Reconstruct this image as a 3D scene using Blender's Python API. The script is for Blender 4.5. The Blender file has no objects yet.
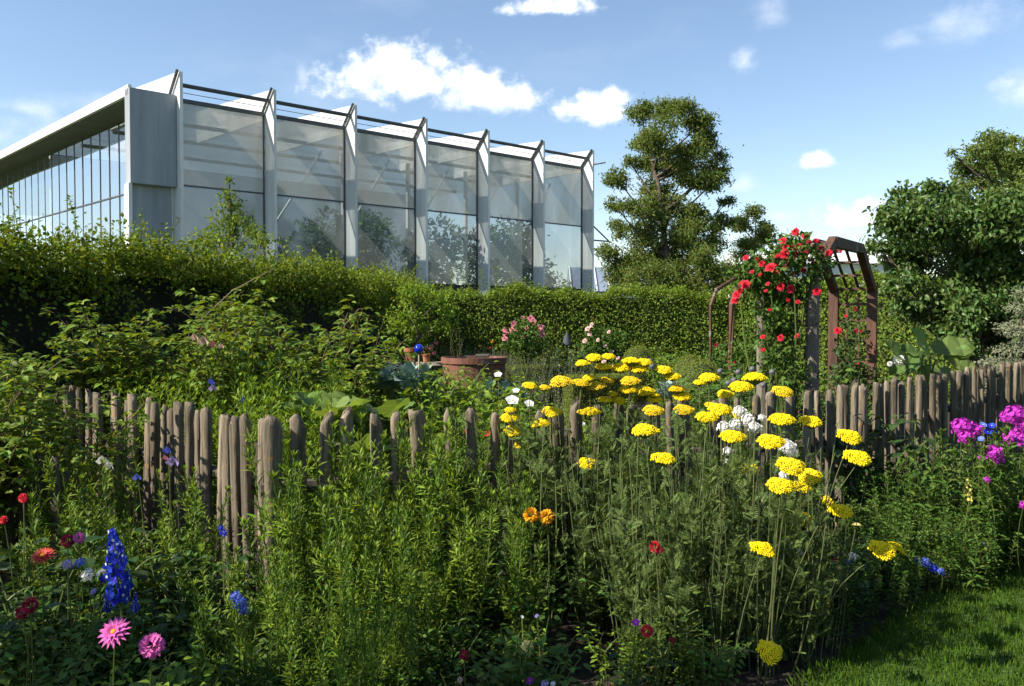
import bpy, math, random
import numpy as np
from mathutils import Vector
random.seed(7)
RNG = np.random.default_rng(11)
S = bpy.context.scene
COL = S.collection
R = math.radians
PI = math.pi
# ------------------------------------------------------------------ camera and pixel helpers
F = 890.0
CAMZ = 1.6
TH = math.atan(25.0 / F)

def ray(px, py):
    cx, cy = (px - 512.0) / F, (343.0 - py) / F
    v = np.array([cx, math.cos(TH) + cy * math.sin(TH), -math.sin(TH) + cy * math.cos(TH)])
    return v

def at(px, py, d):
    v = ray(px, py)
    return np.array([0, 0, CAMZ]) + v / v[1] * d

def fence_y(x):
    """distance of the picket line at a given X"""
    if x < -1.22:
        return 4.5 + (-1.22 - x) * 0.98
    if x < 2.0:
        return 4.5 + (x + 1.22) * 0.5
    return 6.1 + (x - 2.0) * 1.08

# ------------------------------------------------------------------ object helpers
def link(o, parent=None):
    COL.objects.link(o)
    if parent is not None:
        o.parent = parent
    return o

def tag(o, label=None, cat=None, group=None, kind=None):
    if label: o['label'] = label
    if cat: o['category'] = cat
    if group: o['group'] = group
    if kind: o['kind'] = kind
    return o

def thing(name, label, cat, loc=(0, 0, 0), rz=0.0, group=None, sc=1.0):
    o = bpy.data.objects.new(name, None)
    o.empty_display_size = 0.1
    o.location = [float(a) for a in loc]
    o.rotation_euler = (0, 0, rz)
    o.scale = (sc, sc, sc)
    link(o)
    return tag(o, label, cat, group)

def put(name, mesh, parent=None, loc=None, rot=None, sc=None):
    o = bpy.data.objects.new(name, mesh)
    link(o, parent)
    if loc is not None: o.location = [float(a) for a in loc]
    if rot is not None: o.rotation_euler = rot
    if sc is not None: o.scale = (sc, sc, sc) if not hasattr(sc, '__len__') else sc
    return o

def dup(root, loc, rz=0.0, sc=1.0, label=None, group=None):
    r = root.copy(); link(r)
    r.location = [float(a) for a in loc]; r.rotation_euler = (0, 0, rz); r.scale = (sc, sc, sc)
    if label: r['label'] = label
    if group: r['group'] = group
    for ch in list(root.children):
        c = ch.copy(); link(c, r)
        for g in list(ch.children):
            d = g.copy(); link(d, c)
    return r

class MB:
    """collects vertices and faces (tri / quad / ngon arrays) and builds one mesh"""
    def __init__(self):
        self.v = []; self.f = []; self.n = 0
    def add(self, verts, faces, mi=0):
        verts = np.asarray(verts, dtype=np.float64).reshape(-1, 3)
        for fa in (faces if isinstance(faces, (list, tuple)) else [faces]):
            fa = np.asarray(fa, dtype=np.int64)
            if fa.size:
                self.f.append((fa + self.n, mi))
        self.v.append(verts); self.n += len(verts)
        return self
    def box(self, c, size, mi=0, ax=None, ay=None):
        """box with centre c, full sizes, optional horizontal axes"""
        ax = np.array([1, 0, 0.]) if ax is None else np.array(ax, float)
        ay = np.array([0, 1, 0.]) if ay is None else np.array(ay, float)
        az = np.cross(ax, ay); az /= np.linalg.norm(az)
        hx, hy, hz = [s / 2 for s in size]
        vs = []
        for i in (-1, 1):
            for j in (-1, 1):
                for k in (-1, 1):
                    vs.append(np.array(c, float) + ax * hx * i + ay * hy * j + az * hz * k)
        return self.add(vs, np.array([[0, 1, 3, 2], [4, 6, 7, 5], [0, 4, 5, 1], [2, 3, 7, 6], [0, 2, 6, 4], [1, 5, 7, 3]]), mi)
    def tube(self, pts, rad, sides=6, mi=0, cap=True):
        pts = np.asarray(pts, float); n = len(pts)
        rad = np.broadcast_to(np.asarray(rad, float), (n,))
        tan = np.gradient(pts, axis=0)
        tan /= np.linalg.norm(tan, axis=1)[:, None] + 1e-12
        ref = np.array([0, 0, 1.0]) if abs(tan[:, 2]).mean() < 0.8 else np.array([1.0, 0, 0])
        a = np.cross(tan, ref); a /= np.linalg.norm(a, axis=1)[:, None] + 1e-12
        b = np.cross(tan, a)
        ang = np.arange(sides) * 2 * PI / sides
        V = pts[:, None, :] + rad[:, None, None] * (np.cos(ang)[None, :, None] * a[:, None, :] + np.sin(ang)[None, :, None] * b[:, None, :])
        i = np.arange(n - 1)[:, None] * sides; j = np.arange(sides)[None, :]; j2 = (j + 1) % sides
        q = np.stack([i + j, i + j2, i + sides + j2, i + sides + j], -1).reshape(-1, 4)
        fs = [q]
        if cap:
            fs.append(np.arange(sides)[None, ::-1]); fs.append(((n - 1) * sides + np.arange(sides))[None, :])
        return self.add(V.reshape(-1, 3), fs, mi)
    def lathe(self, prof, sides=24, mi=0, c=(0, 0, 0)):
        prof = np.asarray(prof, float); n = len(prof)
        ang = np.arange(sides) * 2 * PI / sides
        V = np.stack([prof[:, 0:1] * np.cos(ang), prof[:, 0:1] * np.sin(ang), np.repeat(prof[:, 1:2], sides, 1)], -1) + np.array(c, float)
        i = np.arange(n - 1)[:, None] * sides; j = np.arange(sides)[None, :]; j2 = (j + 1) % sides
        q = np.stack([i + j, i + j2, i + sides + j2, i + sides + j], -1).reshape(-1, 4)
        return self.add(V.reshape(-1, 3), q, mi)
    def prism(self, poly, a, ux, uy, un, t, mi=0):
        """extrude a 2D polygon (in axes ux,uy at point a) by thickness t along un, centred"""
        poly = np.asarray(poly, float); n = len(poly)
        a, ux, uy, un = [np.array(q, float) for q in (a, ux, uy, un)]
        base = a + poly[:, 0:1] * ux + poly[:, 1:2] * uy
        V = np.concatenate([base - un * t / 2, base + un * t / 2])
        j = np.arange(n); j2 = (j + 1) % n
        return self.add(V, [np.stack([j, j2, n + j2, n + j], -1), j[None, ::-1], (n + j)[None, :]], mi)
    def mesh(self, name, mats, smooth=False):
        me = bpy.data.meshes.new(name)
        V = np.concatenate(self.v) if self.v else np.zeros((0, 3))
        tot = []; loops = []; mis = []
        for fa, mi in self.f:
            k = fa.shape[1]
            loops.append(fa.reshape(-1)); tot.append(np.full(len(fa), k)); mis.append(np.full(len(fa), mi))
        loops = np.concatenate(loops); tot = np.concatenate(tot); mis = np.concatenate(mis)
        start = np.concatenate([[0], np.cumsum(tot)[:-1]])
        me.vertices.add(len(V)); me.vertices.foreach_set('co', V.astype(np.float32).reshape(-1))
        me.loops.add(len(loops)); me.loops.foreach_set('vertex_index', loops.astype(np.int32))
        me.polygons.add(len(tot))
        me.polygons.foreach_set('loop_start', start.astype(np.int32))
        me.polygons.foreach_set('loop_total', tot.astype(np.int32))
        me.polygons.foreach_set('material_index', mis.astype(np.int32))
        me.polygons.foreach_set('use_smooth', np.full(len(tot), bool(smooth)))
        for m in (mats if isinstance(mats, (list, tuple)) else [mats]):
            me.materials.append(m)
        me.update(calc_edges=True)
        return me

# ------------------------------------------------------------------ materials
def new_mat(name):
    m = bpy.data.materials.new(name); m.use_nodes = True
    nt = m.node_tree; nt.nodes.clear()
    return m, nt, nt.nodes.new('ShaderNodeOutputMaterial')

def leaf_mat(name, col, var=0.35, trans=0.3, rough=0.5, hue=0.03, spec=0.14, tcol=None):
    m, nt, out = new_mat(name); N = nt.nodes.new; L = nt.links.new
    g = N('ShaderNodeNewGeometry')
    mr = N('ShaderNodeMapRange'); mr.inputs[3].default_value = 1 - var; mr.inputs[4].default_value = 1 + var
    L(g.outputs['Random Per Island'], mr.inputs[0])
    wn = N('ShaderNodeTexWhiteNoise'); wn.noise_dimensions = '1D'
    L(g.outputs['Random Per Island'], wn.inputs['W'])
    mh = N('ShaderNodeMapRange'); mh.inputs[3].default_value = 0.5 - hue; mh.inputs[4].default_value = 0.5 + hue
    L(wn.outputs['Value'], mh.inputs[0])
    h = N('ShaderNodeHueSaturation'); h.inputs['Color'].default_value = (*col, 1)
    L(mh.outputs[0], h.inputs['Hue']); L(mr.outputs[0], h.inputs['Value'])
    p = N('ShaderNodeBsdfPrincipled'); p.inputs['Roughness'].default_value = rough
    p.inputs['Specular IOR Level'].default_value = spec
    L(h.outputs[0], p.inputs['Base Color'])
    if trans > 0:
        t = N('ShaderNodeBsdfTranslucent')
        gm = N('ShaderNodeMix'); gm.data_type = 'RGBA'; gm.blend_type = 'MULTIPLY'; gm.inputs[0].default_value = 1
        tc = tcol or (1.7, 1.5, 0.6)
        L(h.outputs[0], gm.inputs[6]); gm.inputs[7].default_value = (*tc, 1)
        L(gm.outputs[2], t.inputs['Color'])
        mx = N('ShaderNodeMixShader'); mx.inputs[0].default_value = trans
        L(p.outputs[0], mx.inputs[1]); L(t.outputs[0], mx.inputs[2]); L(mx.outputs[0], out.inputs[0])
    else:
        L(p.outputs[0], out.inputs[0])
    return m

def noise_mat(name, c1, c2, scale=4.0, rough=0.7, stretch=(1, 1, 1), bump=0.0, metal=0.0, detail=6, c3=None, c3_at=0.62, c3_scale=9, spec=0.4, objrand=0.0):
    m, nt, out = new_mat(name); N = nt.nodes.new; L = nt.links.new
    tc = N('ShaderNodeTexCoord'); mp = N('ShaderNodeMapping'); mp.inputs['Scale'].default_value = stretch
    oi = N('ShaderNodeObjectInfo')
    ad = N('ShaderNodeVectorMath'); ad.operation = 'ADD'
    sc = N('ShaderNodeMath'); sc.operation = 'MULTIPLY'; sc.inputs[1].default_value = 37.0 if objrand else 0.0
    L(oi.outputs['Random'], sc.inputs[0]); L(sc.outputs[0], ad.inputs[1])
    L(tc.outputs['Object'], ad.inputs[0]); L(ad.outputs[0], mp.inputs[0])
    nz = N('ShaderNodeTexNoise'); nz.inputs['Scale'].default_value = scale; nz.inputs['Detail'].default_value = detail
    nz.inputs['Roughness'].default_value = 0.65
    L(mp.outputs[0], nz.inputs['Vector'])
    cr = N('ShaderNodeValToRGB'); cr.color_ramp.elements[0].position = 0.32; cr.color_ramp.elements[1].position = 0.68
    cr.color_ramp.elements[0].color = (*c1, 1); cr.color_ramp.elements[1].color = (*c2, 1)
    L(nz.outputs[0], cr.inputs[0]); last = cr.outputs[0]
    if c3 is not None:
        n3 = N('ShaderNodeTexNoise'); n3.inputs['Scale'].default_value = c3_scale; n3.inputs['Detail'].default_value = 4
        L(ad.outputs[0], n3.inputs['Vector'])
        r3 = N('ShaderNodeMapRange'); r3.inputs[1].default_value = c3_at; r3.inputs[2].default_value = c3_at + 0.06
        L(n3.outputs[0], r3.inputs[0])
        mx = N('ShaderNodeMix'); mx.data_type = 'RGBA'; L(r3.outputs[0], mx.inputs[0]); L(last, mx.inputs[6]); mx.inputs[7].default_value = (*c3, 1)
        last = mx.outputs[2]
    if objrand:
        hv = N('ShaderNodeHueSaturation'); vr = N('ShaderNodeMapRange'); vr.inputs[3].default_value = 1 - objrand; vr.inputs[4].default_value = 1 + objrand
        L(oi.outputs['Random'], vr.inputs[0]); L(vr.outputs[0], hv.inputs['Value']); L(last, hv.inputs['Color']); last = hv.outputs[0]
    p = N('ShaderNodeBsdfPrincipled'); p.inputs['Roughness'].default_value = rough; p.inputs['Metallic'].default_value = metal
    p.inputs['Specular IOR Level'].default_value = spec
    L(last, p.inputs['Base Color'])
    if bump:
        b = N('ShaderNodeBump'); b.inputs['Strength'].default_value = bump; b.inputs['Distance'].default_value = 0.02
        L(nz.outputs[0], b.inputs['Height']); L(b.outputs[0], p.inputs['Normal'])
    L(p.outputs[0], out.inputs[0])
    return m

M = {}
M['hedge'] = leaf_mat('hedge_leaf', (0.14, 0.195, 0.022), 0.45, 0.3, hue=0.025)
M['hedge_far'] = leaf_mat('hedge_far_leaf', (0.155, 0.225, 0.028), 0.32, 0.28, hue=0.03)
M['twig'] = noise_mat('twig', (0.012, 0.014, 0.006), (0.02, 0.02, 0.008), 20, 0.95)  # near-black, stands in for the shade inside hedge and wood
M['bark'] = noise_mat('bark', (0.05, 0.04, 0.03), (0.14, 0.11, 0.08), 8, 0.9, (1, 1, 0.2), 0.5)
M['stem'] = leaf_mat('green_stem', (0.09, 0.13, 0.035), 0.3, 0.0)
M['stem_grey'] = leaf_mat('grey_green_stem', (0.115, 0.14, 0.055), 0.25, 0.0)
M['cane'] = leaf_mat('brown_cane', (0.13, 0.09, 0.05), 0.3, 0.0)
M['aster'] = leaf_mat('narrow_leaf', (0.075, 0.138, 0.015), 0.45, 0.16, hue=0.02)
M['young'] = leaf_mat('young_leaf', (0.175, 0.26, 0.026), 0.3, 0.3, hue=0.02)  # paler green used on side shoots and tip tufts
M['shrub'] = leaf_mat('shrub_leaf', (0.155, 0.225, 0.035), 0.45, 0.32, hue=0.03)
M['bright'] = leaf_mat('bright_leaf', (0.165, 0.26, 0.028), 0.35, 0.35, hue=0.02)
M['mid'] = leaf_mat('mid_leaf', (0.075, 0.135, 0.022), 0.45, 0.18, hue=0.03)
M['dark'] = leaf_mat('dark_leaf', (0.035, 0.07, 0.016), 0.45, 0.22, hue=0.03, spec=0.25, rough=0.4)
M['yarrow_leaf'] = leaf_mat('feathery_leaf', (0.105, 0.155, 0.04), 0.4, 0.14, hue=0.02)
M['tree'] = leaf_mat('tree_leaf', (0.135, 0.18, 0.045), 0.45, 0.35, hue=0.045)
M['tree_light'] = leaf_mat('light_tree_leaf', (0.14, 0.195, 0.05), 0.4, 0.32, hue=0.025)
M['tree_dark'] = leaf_mat('broad_dark_leaf', (0.085, 0.145, 0.035), 0.5, 0.25, hue=0.03, rough=0.4, spec=0.3)
M['cabbage'] = leaf_mat('cabbage_leaf', (0.25, 0.34, 0.31), 0.25, 0.15, hue=0.02, tcol=(1, 1.2, 0.8))
M['squash'] = leaf_mat('squash_leaf', (0.15, 0.23, 0.06), 0.25, 0.35, hue=0.015)
M['box'] = leaf_mat('box_leaf', (0.17, 0.21, 0.035), 0.4, 0.2, hue=0.02)
M['lavender'] = leaf_mat('lavender_leaf', (0.26, 0.28, 0.17), 0.3, 0.2, hue=0.03, tcol=(1, 1, 1))
M['grass'] = leaf_mat('grass_blade', (0.075, 0.14, 0.014), 0.35, 0.35, hue=0.02)
def petal(name, c, var=0.2, trans=0.25, hue=0.015):
    return leaf_mat(name, c, var, trans, 0.6, hue, 0.2, tcol=(1.1, 1.0, 0.9))
M['yellow'] = petal('yarrow_yellow', (0.95, 0.72, 0.008), 0.10, 0.1, 0.006)
M['old_yellow'] = petal('faded_yellow', (0.86, 0.60, 0.015), 0.2, 0.1, 0.015)
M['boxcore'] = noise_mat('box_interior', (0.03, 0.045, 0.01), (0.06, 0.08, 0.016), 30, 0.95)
M['marigold'] = petal('marigold', (0.75, 0.36, 0.01))
M['red'] = petal('red_petal', (0.62, 0.02, 0.045))
M['crimson'] = petal('crimson_petal', (0.32, 0.01, 0.04))
M['orange_red'] = petal('orange_red_petal', (0.6, 0.09, 0.06))
M['pink'] = petal('pink_petal', (0.72, 0.27, 0.33))
M['pale_pink'] = petal('pale_pink_petal', (0.72, 0.48, 0.44))
M['zinnia'] = petal('zinnia_pink', (0.66, 0.14, 0.45))
M['magenta'] = petal('magenta_petal', (0.52, 0.045, 0.48))
M['purple'] = petal('purple_petal', (0.30, 0.03, 0.33))
M['blue'] = petal('blue_petal', (0.02, 0.045, 0.5), 0.5)
M['sky_blue'] = petal('light_blue_petal', (0.14, 0.20, 0.72))
M['lilac'] = petal('lilac_petal', (0.42, 0.34, 0.68))
M['white'] = petal('white_petal', (0.82, 0.82, 0.80), 0.08)
M['cream'] = petal('cream_petal', (0.80, 0.70, 0.28))
M['snap'] = petal('yellow_snap', (0.85, 0.72, 0.16))
M['seedhead'] = leaf_mat('thistle_head', (0.16, 0.16, 0.17), 0.3, 0.0)
M['picket'] = noise_mat('weathered_picket', (0.05, 0.04, 0.028), (0.285, 0.228, 0.16), 26, 0.95, (1, 1, 0.10), 1.0, c3=(0.30, 0.17, 0.05), c3_at=0.65, c3_scale=19, objrand=0.3)
M['picket_dark'] = noise_mat('dark_wood', (0.05, 0.04, 0.03), (0.12, 0.095, 0.07), 16, 0.9, (1, 1, 0.12), 0.5)  # shade on gate and rails is put into this darker wood colour
M['arbour'] = noise_mat('brown_stained_wood', (0.055, 0.026, 0.016), (0.15, 0.07, 0.042), 14, 0.7, (1, 1, 0.15), 0.4, c3=(0.23, 0.2, 0.17), c3_at=0.64, c3_scale=6)
M['log'] = noise_mat('grey_log', (0.11, 0.09, 0.07), (0.28, 0.24, 0.2), 14, 0.9, (1, 1, 0.12), 0.5, c3=(0.04, 0.035, 0.03), c3_at=0.6, c3_scale=8)
M['white_paint'] = noise_mat('white_painted_metal', (0.56, 0.56, 0.55), (0.75, 0.75, 0.74), 3.0, 0.45, (1, 1, 0.12))
M['grey_panel'] = noise_mat('pale_grey_panel', (0.235, 0.25, 0.275), (0.35, 0.365, 0.39), 2.2, 0.5, (1, 1, 0.12))  # white panel's shade put into a blue-grey tone; streaks are dirt
M['soffit'] = noise_mat('grey_soffit', (0.10, 0.105, 0.10), (0.15, 0.155, 0.15), 1.2, 0.8)
M['dark_metal'] = noise_mat('dark_metal', (0.06, 0.065, 0.07), (0.11, 0.115, 0.12), 4, 0.5, metal=0.3)
M['mullion'] = noise_mat('grey_mullion', (0.13, 0.135, 0.14), (0.19, 0.195, 0.2), 4, 0.5, metal=0.2)
M['plinth'] = noise_mat('dark_plinth', (0.03, 0.03, 0.032), (0.06, 0.06, 0.06), 2, 0.9)
M['concrete'] = noise_mat('concrete', (0.3, 0.29, 0.27), (0.42, 0.4, 0.37), 2, 0.9)
M['terracotta'] = noise_mat('terracotta', (0.30, 0.115, 0.06), (0.45, 0.19, 0.10), 7, 0.85, c3=(0.42, 0.33, 0.26), c3_at=0.6, c3_scale=4)
M['tub'] = noise_mat('weathered_tub', (0.13, 0.052, 0.036), (0.22, 0.095, 0.065), 6, 0.8, (1, 1, 0.4), 0.3, c3=(0.26, 0.17, 0.13), c3_at=0.64, c3_scale=3)
M['soil'] = noise_mat('garden_soil', (0.018, 0.013, 0.009), (0.05, 0.036, 0.024), 14, 0.95, bump=0.8)
M['lawn'] = noise_mat('lawn_turf', (0.035, 0.075, 0.009), (0.07, 0.125, 0.015), 9, 0.95, bump=0.5)
M['ground'] = noise_mat('meadow', (0.05, 0.08, 0.015), (0.09, 0.11, 0.03), 0.6, 0.95)
M['plank'] = noise_mat('pale_plank', (0.32, 0.27, 0.18), (0.5, 0.43, 0.3), 9, 0.85, (0.2, 1, 1))
M['pale_wall'] = noise_mat('white_render', (0.68, 0.68, 0.67), (0.78, 0.78, 0.77), 1.2, 0.85)
M['blue_roof'] = noise_mat('blue_grey_roof', (0.16, 0.2, 0.27), (0.25, 0.3, 0.38), 1.0, 0.4)

def simple(name, col, rough=0.3, metal=0.0, coat=0.0):
    m, nt, out = new_mat(name); p = nt.nodes.new('ShaderNodeBsdfPrincipled')
    p.inputs['Base Color'].default_value = (*col, 1); p.inputs['Roughness'].default_value = rough; p.inputs['Metallic'].default_value = metal
    p.inputs['Coat Weight'].default_value = coat
    nt.links.new(p.outputs[0], out.inputs[0]); return m
M['blue_ball'] = simple('blue_glazed_ball', (0.005, 0.03, 0.42), 0.12, 0.0, 1.0)
M['lantern'] = simple('dark_lantern', (0.045, 0.055, 0.06), 0.8)
M['bronze'] = leaf_mat('bronze_leaf', (0.10, 0.06, 0.045), 0.3, 0.1)

def pane_mat(name, film, film_col, spec_ior=1.6, tl_share=0.75):
    """dusty glass: clear share, dust film that scatters both ways, and a mirror reflection by Fresnel"""
    m, nt, out = new_mat(name); N = nt.nodes.new; L = nt.links.new
    tr = N('ShaderNodeBsdfTransparent'); tr.inputs[0].default_value = (0.86, 0.9, 0.9, 1)
    nz = N('ShaderNodeTexNoise'); nz.inputs['Scale'].default_value = 0.7; nz.inputs['Detail'].default_value = 8
    tc = N('ShaderNodeTexCoord'); mp = N('ShaderNodeMapping'); mp.inputs['Scale'].default_value = (1, 1, 0.35)
    L(tc.outputs['Object'], mp.inputs[0]); L(mp.outputs[0], nz.inputs['Vector'])
    cr = N('ShaderNodeMapRange'); cr.inputs[1].default_value = 0.3; cr.inputs[2].default_value = 0.7
    cr.inputs[3].default_value = film * 0.8; cr.inputs[4].default_value = min(1, film * 1.2); L(nz.outputs[0], cr.inputs[0])
    df = N('ShaderNodeBsdfDiffuse'); df.inputs[0].default_value = (*film_col, 1)
    tl = N('ShaderNodeBsdfTranslucent'); tl.inputs[0].default_value = (*film_col, 1)
    m1 = N('ShaderNodeMixShader'); m1.inputs[0].default_value = tl_share; L(df.outputs[0], m1.inputs[1]); L(tl.outputs[0], m1.inputs[2])
    m2 = N('ShaderNodeMixShader'); L(cr.outputs[0], m2.inputs[0]); L(tr.outputs[0], m2.inputs[1]); L(m1.outputs[0], m2.inputs[2])
    gl = N('ShaderNodeBsdfGlossy'); gl.inputs['Roughness'].default_value = 0.05 if film > .2 else 0.01; gl.inputs[0].default_value = (0.95, 0.97, 1, 1)
    lw = N('ShaderNodeLayerWeight'); lw.inputs[0].default_value = 0.5
    f0 = ((spec_ior - 1) / (spec_ior + 1)) ** 2
    pw = N('ShaderNodeMath'); pw.operation = 'POWER'; pw.inputs[1].default_value = 5; L(lw.outputs['Facing'], pw.inputs[0])
    fr = N('ShaderNodeMapRange'); fr.inputs[3].default_value = f0; fr.inputs[4].default_value = 1; L(pw.outputs[0], fr.inputs[0])
    m3 = N('ShaderNodeMixShader'); L(fr.outputs[0], m3.inputs[0]); L(m2.outputs[0], m3.inputs[1]); L(gl.outputs[0], m3.inputs[2])
    L(m3.outputs[0], out.inputs[0])
    return m
M['pane'] = pane_mat('dusty_screen_glass', 0.86, (0.52, 0.48, 0.415), 1.45, 0.22)
M['pane_low'] = pane_mat('lower_screen_glass', 0.50, (0.30, 0.32, 0.32), 1.65, 0.5)
M['roof_glass'] = pane_mat('roof_glass', 0.10, (0.8, 0.8, 0.8), 1.2)
M['mirror_pane'] = pane_mat('reflecting_glass', 0.10, (0.5, 0.55, 0.6), 6.0)

# ------------------------------------------------------------------ leaf templates
def T(verts, *faces):
    return np.array(verts, float), [np.array(f) for f in faces]
T_DIA = T([(0, 0, 0), (-.5, .45, .07), (0, 1, -.06), (.5, .45, .07)], [(0, 3, 2), (0, 2, 1)])
T_OV = T([(0, 0, 0), (-.36, .2, .06), (0, .22, 0), (.36, .2, .06), (-.46, .5, .05), (0, .55, -.02), (.46, .5, .05), (0, 1, -.16)],
         [(0, 2, 1), (0, 3, 2), (4, 5, 7), (5, 6, 7)], [(1, 2, 5, 4), (2, 3, 6, 5)])
T_LAN = T([(0, 0, 0), (-.5, .4, .03), (.5, .4, .03), (-.3, .75, -.04), (.3, .75, -.04), (0, 1, -.14)],
          [(0, 2, 1), (3, 4, 5)], [(1, 2, 4, 3)])
def _blade():
    vs = []; fs = []
    rows = 6
    for i in range(rows):
        t = i / (rows - 1); w = 0.5 * (1 - t ** 2.2); z = -.30 * t ** 2.2
        y = t * (1 - .12 * t)
        vs += [(-w, y, z + .02), (w, y, z + .02)]
    for i in range(rows - 1):
        fs.append((2 * i, 2 * i + 1, 2 * i + 3, 2 * i + 2))
    return T(vs, fs)
T_BLADE = _blade()
def _fern(pairs=8):
    vs = [(-.012, 0, 0), (.012, 0, 0), (0, 1, -.12)]; fs = [(0, 1, 2)]
    for i in range(pairs):
        t = .12 + .86 * i / pairs
        l = .52 * math.sin(PI * (0.18 + .8 * t)) + .05
        for s in (-1, 1):
            k = len(vs)
            z = -.12 * t * t
            vs += [(0, t, z), (s * l * .55, t + .05, z + .05), (s * l, t + .13, z + .02), (s * l * .5, t + .13, z - .02)]
            fs += [(k, k + 1, k + 2), (k, k + 2, k + 3)]
    return T(vs, fs)
T_FERN = _fern()
def _flower(n=5, w=.42, cup=.15):
    vs = []; fs = []
    for i in range(n):
        a = 2 * PI * i / n; k = len(vs)
        c, s = math.cos(a), math.sin(a)
        for (x, y, z) in [(0, 0, 0), (-w, .62, cup), (0, 1, cup * .7), (w, .62, cup)]:
            vs.append((x * c - y * s, x * s + y * c, z))
        fs += [(k, k + 3, k + 2), (k, k + 2, k + 1)]
    return T(vs, fs)
T_FLW = _flower()
def _heart(n=9):
    vs = [(0, 0, 0), (0, .35, -.02), (0, .7, -.06), (0, 1, -.16)]; fs = []
    for s in (-1, 1):
        ring = []
        for i in range(n):
            a = PI * (.06 + .94 * i / (n - 1)); r = .5 * (1 + .16 * math.cos(3 * a) + .05 * (-1) ** i)
            x = s * math.sin(a) * r * 1.05; y = .42 - math.cos(a) * (.58 if a > PI / 2 else .50) * (1 + .03 * (-1) ** i)
            ring.append(len(vs)); vs.append((x, y, .10 * abs(x) + .035 * (-1) ** i * abs(x) * 2 - .16 * max(0, y - .4) ** 2))
        mid = [0, 1, 1, 1, 1, 2, 2, 2, 3]
        for i in range(n - 1):
            f = (ring[i], ring[i + 1], mid[i + 1]) if s > 0 else (ring[i + 1], ring[i], mid[i + 1]); fs.append(f)
            if mid[i] != mid[i + 1]: fs.append((ring[i], mid[i + 1], mid[i]) if s > 0 else (ring[i], mid[i], mid[i + 1]))
    return T(vs, fs)
T_HEART = _heart()

def norm(a):
    a = np.asarray(a, float)
    return a / (np.linalg.norm(a, axis=-1, keepdims=True) + 1e-12)

def leaves(mb, tpl, pos, dirv, nrm, L, W, mi=0):
    tv, tf = tpl
    pos = np.asarray(pos, float).reshape(-1, 3); n = len(pos)
    if n == 0: return
    y = norm(np.broadcast_to(dirv, (n, 3)))
    x = norm(np.cross(y, np.broadcast_to(nrm, (n, 3))))
    z = np.cross(x, y)
    L = np.broadcast_to(np.asarray(L, float), (n,))[:, None, None]; W = np.broadcast_to(np.asarray(W, float), (n,))[:, None, None]
    V = pos[:, None, :] + tv[None, :, 0:1] * W * x[:, None, :] + tv[None, :, 1:2] * L * y[:, None, :] + tv[None, :, 2:3] * L * z[:, None, :]
    off = (np.arange(n) * len(tv))[:, None, None]
    mb.add(V.reshape(-1, 3), [(f[None] + off).reshape(-1, f.shape[1]) for f in tf], mi)

def rnd_dirs(n, rng):
    v = rng.normal(size=(n, 3)); return norm(v)

def blob_leaves(mb, blobs, rng, dens, tpl, L, W, shell=0.55, droop=0.2, mi=0, up=0.5):
    """blobs: (centre, (rx,ry,rz)); leaves thicker towards the outside of each clump"""
    for c, r in blobs:
        r = np.array(r, float)
        n = max(4, int(dens * (r[0] * r[1] + r[1] * r[2] + r[0] * r[2]) / 3 * 4))
        d = rnd_dirs(n, rng)
        rad = shell + (1 - shell) * rng.random(n) ** 0.7 + 0.10 * rng.normal(size=n)
        lump = 1 + .16 * np.sin(d[:, 0] * 5 + c[0] * 9) * np.cos(d[:, 2] * 6 + c[2] * 7)
        pos = np.array(c) + (rng.normal(size=(n, 3)) * r * .58 if shell < 0 else d * r * (rad * lump)[:, None])
        dirv = norm(d * .7 + rng.normal(size=(n, 3)) * .6 + np.array([0, 0, -droop]))
        nr = norm(d * .5 + np.array([0, 0, up]) + rng.normal(size=(n, 3)) * .5)
        s = rng.uniform(.65, 1.2, n)
        leaves(mb, tpl, pos, dirv, nr, L * s, W * s, mi)

def curve_pts(p0, p1, bend, n=6):
    t = np.linspace(0, 1, n)[:, None]
    p0, p1, bend = np.array(p0, float), np.array(p1, float), np.array(bend, float)
    return p0 + (p1 - p0) * t + bend * (4 * t * (1 - t))

def interp(pts, t):
    pts = np.asarray(pts); n = len(pts) - 1
    x = np.clip(np.asarray(t) * n, 0, n - 1e-6); i = x.astype(int); f = (x - i)[:, None]
    return pts[i] * (1 - f) + pts[i + 1] * f, norm(pts[i + 1] - pts[i])

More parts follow.
